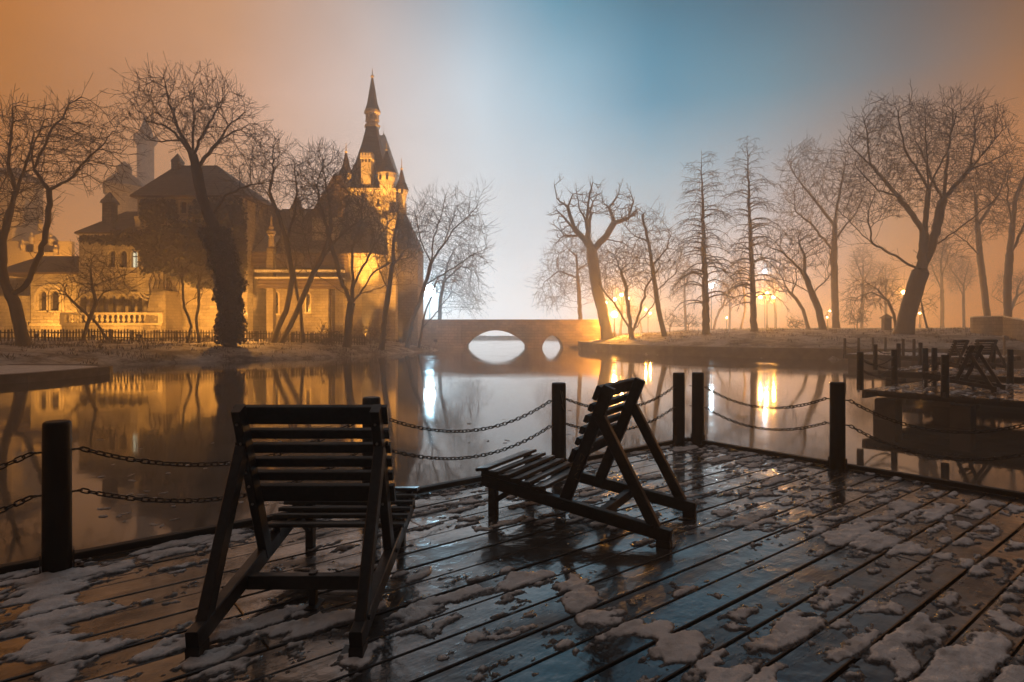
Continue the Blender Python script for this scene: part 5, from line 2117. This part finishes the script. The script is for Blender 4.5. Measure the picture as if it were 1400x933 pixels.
T['R6'] = tree('bare_tree', 'tall hazy tree with slim straight trunk half behind the biggest tree', group=RG, Y=63, seed=37, trunk_r=0.42,
     limbs=[[(1143, 444), (1141, 400), (1140, 360), (1142, 300)], [(1142, 310), (1120, 270), (1100, 235), (1090, 205)], [(1142, 300), (1146, 250), (1150, 215)], [(1140, 345), (1110, 310), (1085, 290)], [(1141, 330), (1170, 290), (1182, 260)]],
     crown=[(1105, 250, 40, 58), (1150, 265, 36, 60), (1090, 300, 28, 34)], dens=0.8, max_twigs=5200)
T['R7'] = tree('bare_tree', 'biggest tree of the right bank, broad round crown on a thick leaning trunk', group=RG, Y=47, seed=38, trunk_r=0.74, step=0.38, up=0.32,
     limbs=[[(1235, 456), (1240, 434), (1246, 410), (1252, 390), (1258, 372)], [(1256, 376), (1236, 352), (1204, 330), (1186, 306), (1171, 287), (1155, 262)], [(1258, 372), (1257, 322), (1252, 264), (1240, 204), (1234, 168)],
            [(1257, 322), (1244, 296), (1228, 270), (1195, 222), (1168, 190)], [(1258, 372), (1270, 340), (1285, 276), (1318, 234), (1358, 184)], [(1270, 340), (1300, 318), (1338, 286), (1356, 268)], [(1285, 276), (1292, 230), (1300, 180), (1304, 150)],
            [(1204, 330), (1176, 330), (1160, 322)], [(1252, 264), (1268, 220), (1272, 170)], [(1318, 234), (1345, 225), (1376, 210)], [(1228, 270), (1196, 262), (1160, 232)], [(1195, 222), (1192, 180), (1186, 150)], [(1252, 264), (1226, 214), (1216, 152)], [(1318, 234), (1332, 190), (1336, 152)], [(1285, 276), (1272, 236), (1262, 196)], [(1204, 330), (1190, 290), (1196, 262)]],
     crown=[(1228, 190, 66, 56), (1300, 185, 62, 50), (1195, 262, 44, 52), (1335, 235, 42, 52), (1262, 240, 62, 56), (1182, 205, 32, 50), (1352, 185, 32, 38)], dens=0.85, max_twigs=16000, tip=0.012)
T['R8'] = tree('bare_tree', 'foggy orange tinted tree with straight trunk right of the biggest tree', group=RG, Y=62, seed=39, trunk_r=0.36,
     limbs=[[(1352, 437), (1346, 400), (1341, 360), (1336, 305), (1334, 270)], [(1336, 310), (1356, 270), (1364, 235)], [(1341, 350), (1312, 330), (1296, 322)]],
     crown=[(1338, 280, 36, 60), (1362, 270, 30, 56), (1310, 320, 28, 34)], dens=0.7, max_twigs=4000)
T['R8b'] = tree('bare_tree', 'foggy tree at the right frame edge behind the retaining wall', group=RG, Y=58, seed=40, trunk_r=0.4,
     limbs=[[(1379, 440), (1377, 400), (1380, 350), (1384, 310), (1388, 270)], [(1380, 350), (1404, 310), (1420, 280)], [(1384, 310), (1370, 270), (1366, 240)], [(1388, 270), (1402, 220), (1408, 190)]],
     crown=[(1384, 260, 34, 66), (1420, 260, 40, 70)], dens=0.6, max_twigs=4000)
T['R9'] = tree('weeping_tree', 'small drooping tree left of the thick leaning trunk', group=RG, Y=56, seed=43, trunk_r=0.16, droop=0.3, up=-0.05, step=0.32,
     limbs=[[(1226, 452), (1222, 430), (1214, 412), (1200, 396)], [(1214, 412), (1190, 400), (1172, 406)], [(1200, 396), (1182, 386), (1168, 392)]],
     crown=[(1190, 398, 32, 20), (1172, 420, 16, 22), (1212, 400, 22, 20)], dens=1.6, max_twigs=2400)
T['R9b'] = tree('weeping_tree', 'small hanging twigs tree just right of the thick leaning trunk', group=RG, Y=58, seed=44, trunk_r=0.12, droop=0.3, up=0,
     limbs=[[(1268, 446), (1262, 425), (1258, 405)]], crown=[(1258, 412, 18, 18)], dens=1.6, max_twigs=700)
# dark shrubs by the lamps
for i, (px, py, Y, rx, ry, lab) in enumerate(((916, 440, 60, 12, 12, 'dark round shrub below the slim leaning tree'), (941, 441, 62, 15, 10, 'wider dark shrub left of the first conifer trunk'),
                                          (1088, 444, 66, 12, 8, 'pale shrub beside the triple globe lamp'), (1172, 436, 62, 14, 10, 'tangled shrub beside the small drooping tree'),
                                          (506, 460, 52, 22, 14, 'dark hedge like shrub at the foot of the castle tower'), (448, 462, 48, 18, 14, 'low dark shrub left of the forked tree foot'))):
    g = base_at(px, Y)
    tree('shrub', lab, 'shrub', 'leafless shrubs', Y=Y, seed=60 + i, trunk_r=0.06, step=0.22, tip=0.014,
         limbs=[[(px, HY + (CAM_Z - g.z) * F / Y), (px, py)]] + [[(px, py + ry * 0.5), (px + q, py - ry * 0.5)] for q in (-rx * 0.5, rx * 0.5)],
         crown=[(px, py, rx, ry)], dens=6, max_twigs=2600, twig_len=0.22)

# far background trees: copies of the grown ones, pale in the fog
def bg(src, px, Y, sc, rz, label, group):
    o = copy_tree(T[src])
    o.location = base_at(px, Y)
    o.scale = (sc, sc, sc)
    o.rotation_euler = (0, 0, rz)
    o['label'] = label
    o['group'] = group


BGR = 'pale background trees on the right bank'
bg('R8', 938, 84, 0.62, 1.0, 'pale straight trunk in the fog seen between slim leaning tree and first conifer', BGR)
bg('R5b', 975, 80, 0.9, 2.0, 'pale thin tree in the fog right of the first conifer trunk', BGR)
bg('R6', 997, 92, 0.5, 3.2, 'pale slim tree in the fog below the white lamp', BGR)
bg('L4a', 1012, 76, 0.62, 0.5, 'pale bent tree in the fog just left of the second conifer trunk', BGR)
bg('R8b', 1060, 98, 0.6, 2.4, 'pale tree in the fog behind the triple globe lamp', BGR)
bg('R8', 1178, 88, 0.7, 4.0, 'pale tree in the fog right of the tall hazy tree', BGR)
bg('R6', 1212, 96, 0.55, 5.0, 'pale tree in the fog behind the biggest tree left limb', BGR)
bg('R8b', 1288, 86, 0.75, 1.3, 'pale tree in the fog right of the biggest tree trunk', BGR)
bg('R6', 1318, 98, 0.62, 0.4, 'pale thin tree in the fog above the path', BGR)
bg('R5', 1372, 92, 0.9, 2.2, 'pale low tree in the fog above the retaining wall', BGR)
bg('R8', 845, 96, 0.6, 2.9, 'pale tree in the fog behind the pollarded tree', BGR)
bg('L7b', 880, 90, 1.0, 1.9, 'pale low tree in the fog behind the orange lamps', BGR)

# small stone marker under the big tree
e = empty('stone_marker', base_at(1212, 52), 'small dark stone marker left of the thick leaning trunk', 'marker')
g = base_at(1212, 52)
m = MB().box(g.x - 0.32, g.x + 0.32, g.y - 0.2, g.y + 0.2, g.z - 0.2, g.z + 1.0)
m.build('body', M['quay'], e)
m = MB().lathe((g.x, g.y, g.z + 1.004), [(0.55, 0), (0.5, 0.08), (0.05, 0.4)], 4, math.pi / 4)
m.build('cap', M['quay'], e)


# ------------------------------------------------------------------ lamps
def point(name, loc, col, power, radius, parent):
    l = bpy.data.lights.new(name, 'POINT')
    l.color = col
    l.energy = power
    l.shadow_soft_size = radius
    o = link(bpy.data.objects.new(name, l))
    o.parent = parent
    o.location = Vector(loc) - ORG[parent]
    return o


def globe(name, c, r, mat, parent):
    m = MB()
    m.lathe(c, [(r * math.sin(t), -r * math.cos(t)) for t in np.linspace(0.15, math.pi - 0.15, 9)], 12)
    return m.build(name, mat, parent, smooth=True)


def street_lamp(px, Y, heads, label, mat, col, power, r=0.2, group='lit street lamps in the fog', radius=0.25):
    """heads: list of (px, py) globes carried by one pole"""
    g = base_at(px, Y)
    e = empty('street_lamp', g, label, 'lamp', group)
    zt = max(fz(py, Y) for _, py in heads)
    m = MB()
    m.lathe((g.x, g.y, g.z - 0.1), [(0.16, 0), (0.14, 0.6), (0.07, 0.75), (0.05, zt - g.z - 0.15), (0.05, zt - g.z - 0.1)], 8)
    for hx, hy in heads:
        x, z = fx(hx, Y), fz(hy, Y)
        if abs(x - g.x) > 0.05:
            m.tube([(g.x, g.y, z - r - 0.55), (x, Y, z - r - 0.45), (x, Y, z - r)], 0.035, 6)
    m.build('pole', M['iron'], e)
    for hx, hy in heads:
        x, z = fx(hx, Y), fz(hy, Y)
        globe('globe', (x, Y, z), r, mat, e)
        m = MB().lathe((x, Y, z + r * 0.98), [(r * 0.5, 0), (r * 0.3, 0.08), (0.02, 0.14)], 8)
        m.build('cap', M['iron'], e)
        point('lamp_light', (x, Y, z), col, power, radius * 0.6, e)
    return e


street_lamp(849.5, 76, [(840.5, 409.5), (849.7, 403.5), (858.5, 408.5)], 'triple globe orange street lamp behind the multi stemmed low tree', M['lamp_orange'], SODIUM, 1500)
street_lamp(840, 62, [(840, 430)], 'brightest orange lamp low behind the pollarded tree foot', M['lamp_orange'], (1.0, 0.40, 0.06), 6500, r=0.34)
street_lamp(828, 88, [(828, 414)], 'single orange street lamp seen against the pollarded trunk', M['lamp_orange'], SODIUM, 1500)
street_lamp(886, 92, [(883, 423.5), (889, 428.5)], 'double headed orange street lamp right of the triple globe lamp', M['lamp_orange'], SODIUM, 2000, r=0.16)
street_lamp(972.5, 84, [(972.5, 391.5)], 'single cold white street lamp right of the first conifer trunk', M['lamp_cold'], COLD, 2600, r=0.24)
street_lamp(993.6, 96, [(993.6, 434.5)], 'small low orange lamp between the two conifers', M['lamp_orange'], SODIUM, 1000, r=0.13)
street_lamp(1048.7, 74, [(1039.5, 406.5), (1048.7, 401.5), (1057.8, 406.5)], 'triple globe orange street lamp right of the second conifer', M['lamp_orange'], SODIUM, 3000)
street_lamp(1045.6, 104, [(1045.6, 371)], 'tall cold white lamp above the right triple globe lamp', M['lamp_cold'], COLD, 5000, r=0.32)
street_lamp(1235.5, 70, [(1235.5, 400)], 'single orange street lamp touching the thick leaning trunk', M['lamp_orange'], SODIUM, 2600, r=0.24)
street_lamp(1257.5, 84, [(1257.5, 428.3)], 'small orange lamp right of the thick leaning trunk', M['lamp_orange'], SODIUM, 1200, r=0.14)
street_lamp(1131.5, 90, [(1131, 434), (1134.5, 425.5)], 'tiny double orange lamp beside the tall hazy tree trunk', M['lamp_orange'], SODIUM, 1000, r=0.12)
street_lamp(318, 47.5, [(318, 418)], 'added globe lamp out of sight behind the ivy wrapped trunk, lighting the bank', M['lamp_orange'], SODIUM, 2600)  # extra lamp, hidden by the trunk, added to light the left bank
# the cold floodlight mast behind the castle
street_lamp(587.5, 86, [(587.5, 398)], 'dazzling cold white floodlight mast right of the castle tower', M['lamp_cold'], (0.42, 0.77, 1.0), 17000, r=0.8, radius=0.8)


def floodlight(loc, target, power, label, col=(1.0, 0.43, 0.07), angle=100, blend=0.8, radius=0.15):
    loc = Vector(loc)
    e = empty('floodlight', loc, label, 'floodlight', 'ground floodlights of the castle')
    d = (Vector(target) - loc).normalized()
    m = MB()
    m.bar(loc - d * 0.16, loc - d * 0.02, 0.3, 0.24)
    m.build('housing', M['iron'], e)
    m = MB()
    m.bar(loc - Vector((0, 0, 0.35)), loc - Vector((0, 0, 0.12)), 0.05, 0.2, up=(0, 1, 0))
    m.build('stand', M['iron'], e)
    l = bpy.data.lights.new('flood_light', 'SPOT')
    l.color = col
    l.energy = power
    l.spot_size = R(angle)
    l.spot_blend = blend
    l.shadow_soft_size = radius
    o = link(bpy.data.objects.new('flood_light', l))
    o.parent = e
    o.location = d * 0.22
    o.rotation_euler = d.to_track_quat('-Z', 'Y').to_euler()
    return e


def gpt(px, Y, h=0.35):
    g = base_at(px, Y)
    g.z = max(g.z, 0.6) + h
    return g


floodlight(gpt(50, 50.5), (fx(62, 55), 55, 4.5), 4500, 'floodlight on the ground before the double arched window')
floodlight(gpt(128, 46.3), (fx(135, 54), 54, 6), 2193, 'floodlight on the ground below the left half of the balustrade')
floodlight(gpt(190, 46.3), (fx(190, 54), 54, 6), 2531, 'floodlight on the ground below the right half of the balustrade')
floodlight(gpt(347, 50.5, 0.25), (fx(349, 55.5), 55.5, 3.5), 1890, 'floodlight hidden behind the pickets right of the ivy trunk')
floodlight(gpt(283, 50.5, 0.25), (fx(285, 54), 54, 3.5), 1500, 'floodlight left of the ivy trunk close to the wall')
floodlight(gpt(434, 51), (fx(440, 58), 58, 8), 3528, 'floodlight before the chapel wing')
floodlight(gpt(548, 55.5), (fx(530, 60), 60, 14), 7488, 'floodlight at the foot of the tower aimed at its bright buttress', angle=70)
floodlight(gpt(500, 52.5), (fx(508, 60), 62, 21), 92402, 'floodlight on the bank aimed high at the turrets of the tower', angle=40)
floodlight((fx(60, 66), 66, 4.0), (fx(58, 72), 72, 10), 10530, 'floodlight in front of the ornate palace facade', angle=110)
floodlight((fx(150, 68), 68, 8.0), (fx(172, 82), 82, 18), 1620, 'floodlight on the roofs aimed at the faint towers', angle=70)

floodlight(gpt(222, 46.6, 0.2), (fx(225, 54), 54, 11), 2376, 'floodlight by the fence aimed up at the ivy covered gatehouse front', angle=75)
floodlight(P(596, 470, 56.5) + Vector((0, 0, 0.3)), (fx(640, BY), BY, 2.0), 704, 'small added floodlight at the bank tip brightening the bridge face', angle=120)  # added fill lamp, put here only to brighten the bridge

# ------------------------------------------------------------------ fog
hz = MB().box(GX0 - 2, GX1 + 2, GY0 - 2, GY1 + 3, -2.6, 31.5)
vm = bpy.data.materials.new('night_fog')
vm.use_nodes = True
nt = vm.node_tree
nt.nodes.clear()
out = nt.nodes.new('ShaderNodeOutputMaterial')
pv = nt.nodes.new('ShaderNodeVolumePrincipled')
pv.inputs['Color'].default_value = (0.97, 0.96, 0.95, 1)
pv.inputs['Density'].default_value = 0.0062
pv.inputs['Anisotropy'].default_value = 0.6
nt.links.new(pv.outputs[0], out.inputs['Volume'])
vm.cycles.homogeneous_volume = True
hzo = tag(hz.build('haze', vm), kind='stuff')

# ------------------------------------------------------------------ night sky lit by the city
wd = bpy.data.worlds.new('World')
SC.world = wd
wd.use_nodes = True
nt = wd.node_tree
nt.nodes.clear()
out = nt.nodes.new('ShaderNodeOutputWorld')
bgd = nt.nodes.new('ShaderNodeBackground')
tc = nt.nodes.new('ShaderNodeTexCoord')
sp = nt.nodes.new('ShaderNodeSeparateXYZ')
nt.links.new(tc.outputs['Generated'], sp.inputs[0])
at = nd(nt, 'ShaderNodeMath', operation='ARCTAN2')
nt.links.new(sp.outputs[0], at.inputs[0])
nt.links.new(sp.outputs[1], at.inputs[1])
mr = nt.nodes.new('ShaderNodeMapRange')
mr.inputs['From Min'].default_value = -math.pi
mr.inputs['From Max'].default_value = math.pi
nt.links.new(at.outputs[0], mr.inputs[0])
el = nd(nt, 'ShaderNodeMath', operation='ARCSINE')
nt.links.new(sp.outputs[2], el.inputs[0])
ed = nd(nt, 'ShaderNodeMath', operation='MULTIPLY')
nt.links.new(el.outputs[0], ed.inputs[0])
ed.inputs[1].default_value = 180 / math.pi


def srgb(r, g, b, k=1.0):
    f_ = lambda c: ((c / 255 + 0.055) / 1.055) ** 2.4 if c > 10 else c / 255 / 12.92
    return tuple(f_(c) * k for c in (r, g, b))


# rows of sky colour: elevation -> {azimuth: colour}
AZ = lambda a: (a + 180) / 360
BACK = srgb(62, 54, 50)
ROWS = [
    (0, [(-180, BACK), (-120, srgb(84, 60, 38)), (-70, srgb(205, 125, 45)), (-42, srgb(215, 138, 58)), (-25, srgb(215, 150, 95)), (-12, srgb(218, 200, 190)), (-3, srgb(240, 242, 244)), (4, srgb(232, 238, 242)),
         (11, srgb(212, 178, 148)), (22, srgb(206, 144, 88)), (32, srgb(190, 120, 54)), (42, srgb(190, 112, 36)), (75, srgb(165, 100, 42)), (120, srgb(72, 56, 44)), (180, BACK)]),
    (10, [(-180, BACK), (-120, srgb(80, 56, 34)), (-70, srgb(170, 104, 38)), (-42, srgb(164, 100, 36)), (-25, srgb(200, 148, 104)), (-14, srgb(218, 196, 182)), (-3, srgb(226, 236, 242)), (4, srgb(204, 224, 236)),
          (13, srgb(150, 192, 210)), (22, srgb(158, 172, 182)), (32, srgb(176, 130, 90)), (40, srgb(196, 120, 46)), (75, srgb(150, 92, 40)), (120, srgb(64, 50, 40)), (180, BACK)]),
    (20, [(-180, srgb(50, 48, 50)), (-120, srgb(70, 50, 32)), (-70, srgb(150, 90, 30)), (-40, srgb(164, 100, 34)), (-25, srgb(198, 148, 114)), (-14, srgb(200, 184, 178)), (-3, srgb(184, 202, 214)), (4, srgb(142, 180, 200)),
          (13, srgb(40, 136, 168)), (23, srgb(62, 124, 146)), (33, srgb(96, 102, 106)), (41, srgb(136, 92, 54)), (75, srgb(100, 66, 38)), (120, srgb(50, 44, 42)), (180, srgb(50, 48, 50))]),
    (30, [(-180, srgb(40, 42, 48)), (-120, srgb(60, 44, 30)), (-70, srgb(130, 76, 24)), (-40, srgb(164, 98, 30)), (-26, srgb(176, 128, 88)), (-14, srgb(158, 146, 142)), (-3, srgb(112, 144, 164)), (4, srgb(36, 120, 148)),
          (13, srgb(2, 84, 110)), (23, srgb(4, 66, 90)), (33, srgb(26, 48, 60)), (43, srgb(58, 48, 42)), (75, srgb(60, 46, 36)), (120, srgb(42, 42, 46)), (180, srgb(40, 42, 48))]),
    (52, [(-180, srgb(30, 34, 42)), (-60, srgb(70, 56, 46)), (-30, srgb(84, 78, 74)), (0, srgb(50, 84, 104)), (20, srgb(30, 58, 80)), (60, srgb(48, 44, 46)), (180, srgb(30, 34, 42))]),
    (90, [(-180, srgb(156, 154, 154)), (180, srgb(156, 154, 154))]),
]
prev = None
pe = None
for elv, st in ROWS:
    rp = ramp(nt, mr.outputs[0], [(AZ(a), c) for a, c in st], 'LINEAR')
    if prev is None:
        prev, pe = rp.outputs[0], elv
        continue
    m_ = nt.nodes.new('ShaderNodeMapRange')
    m_.interpolation_type = 'SMOOTHSTEP' if False else 'LINEAR'
    m_.inputs['From Min'].default_value = pe
    m_.inputs['From Max'].default_value = elv
    nt.links.new(ed.outputs[0], m_.inputs[0])
    mx = nd(nt, 'ShaderNodeMix', data_type='RGBA')
    nt.links.new(m_.outputs[0], mx.inputs[0])
    nt.links.new(prev, mx.inputs[6])
    nt.links.new(rp.outputs[0], mx.inputs[7])
    prev, pe = mx.outputs[2], elv
# slow unevenness of the cloud deck
cn = nt.nodes.new('ShaderNodeTexNoise')
cn.inputs['Scale'].default_value = 2.6
cn.inputs['Detail'].default_value = 4
mpw = nt.nodes.new('ShaderNodeMapping')
mpw.inputs['Scale'].default_value = (1, 1, 1.6)
nt.links.new(tc.outputs['Generated'], mpw.inputs[0])
nt.links.new(mpw.outputs[0], cn.inputs['Vector'])
cr = ramp(nt, cn.outputs[0], [(0.28, (0.86, 0.87, 0.88)), (0.72, (1.14, 1.13, 1.12))])
mx = nd(nt, 'ShaderNodeMix', data_type='RGBA', blend_type='MULTIPLY')
mx.inputs[0].default_value = 1
nt.links.new(prev, mx.inputs[6])
nt.links.new(cr.outputs[0], mx.inputs[7])
nt.links.new(mx.outputs[2], bgd.inputs[0])
bgd.inputs[1].default_value = 1.3
nt.links.new(bgd.outputs[0], out.inputs[0])

# ------------------------------------------------------------------ camera and render settings
cd = bpy.data.cameras.new('Camera')
cam = link(bpy.data.objects.new('Camera', cd))
cam.location = (0, 0, CAM_Z)
cam.rotation_euler = (math.pi / 2, 0, 0)
cd.sensor_width = 36
cd.lens = F / 1400 * 36
cd.shift_y = -(466.5 - HY) / 1400
cd.clip_start = 0.05
cd.clip_end = 600
SC.camera = cam

SC.render.engine = 'CYCLES'
SC.view_settings.view_transform = 'Standard'
SC.view_settings.look = 'None'
SC.view_settings.exposure = 0.2
SC.view_settings.gamma = 1
cy = SC.cycles
cy.use_denoising = True
cy.denoiser = 'OPENIMAGEDENOISE'
cy.max_bounces = 6
cy.diffuse_bounces = 2
cy.glossy_bounces = 3
cy.transmission_bounces = 2
cy.transparent_max_bounces = 12
cy.volume_bounces = 1
cy.sample_clamp_indirect = 6
cy.use_light_tree = True
cy.caustics_reflective = False
cy.caustics_refractive = False
SC.render.use_persistent_data = False
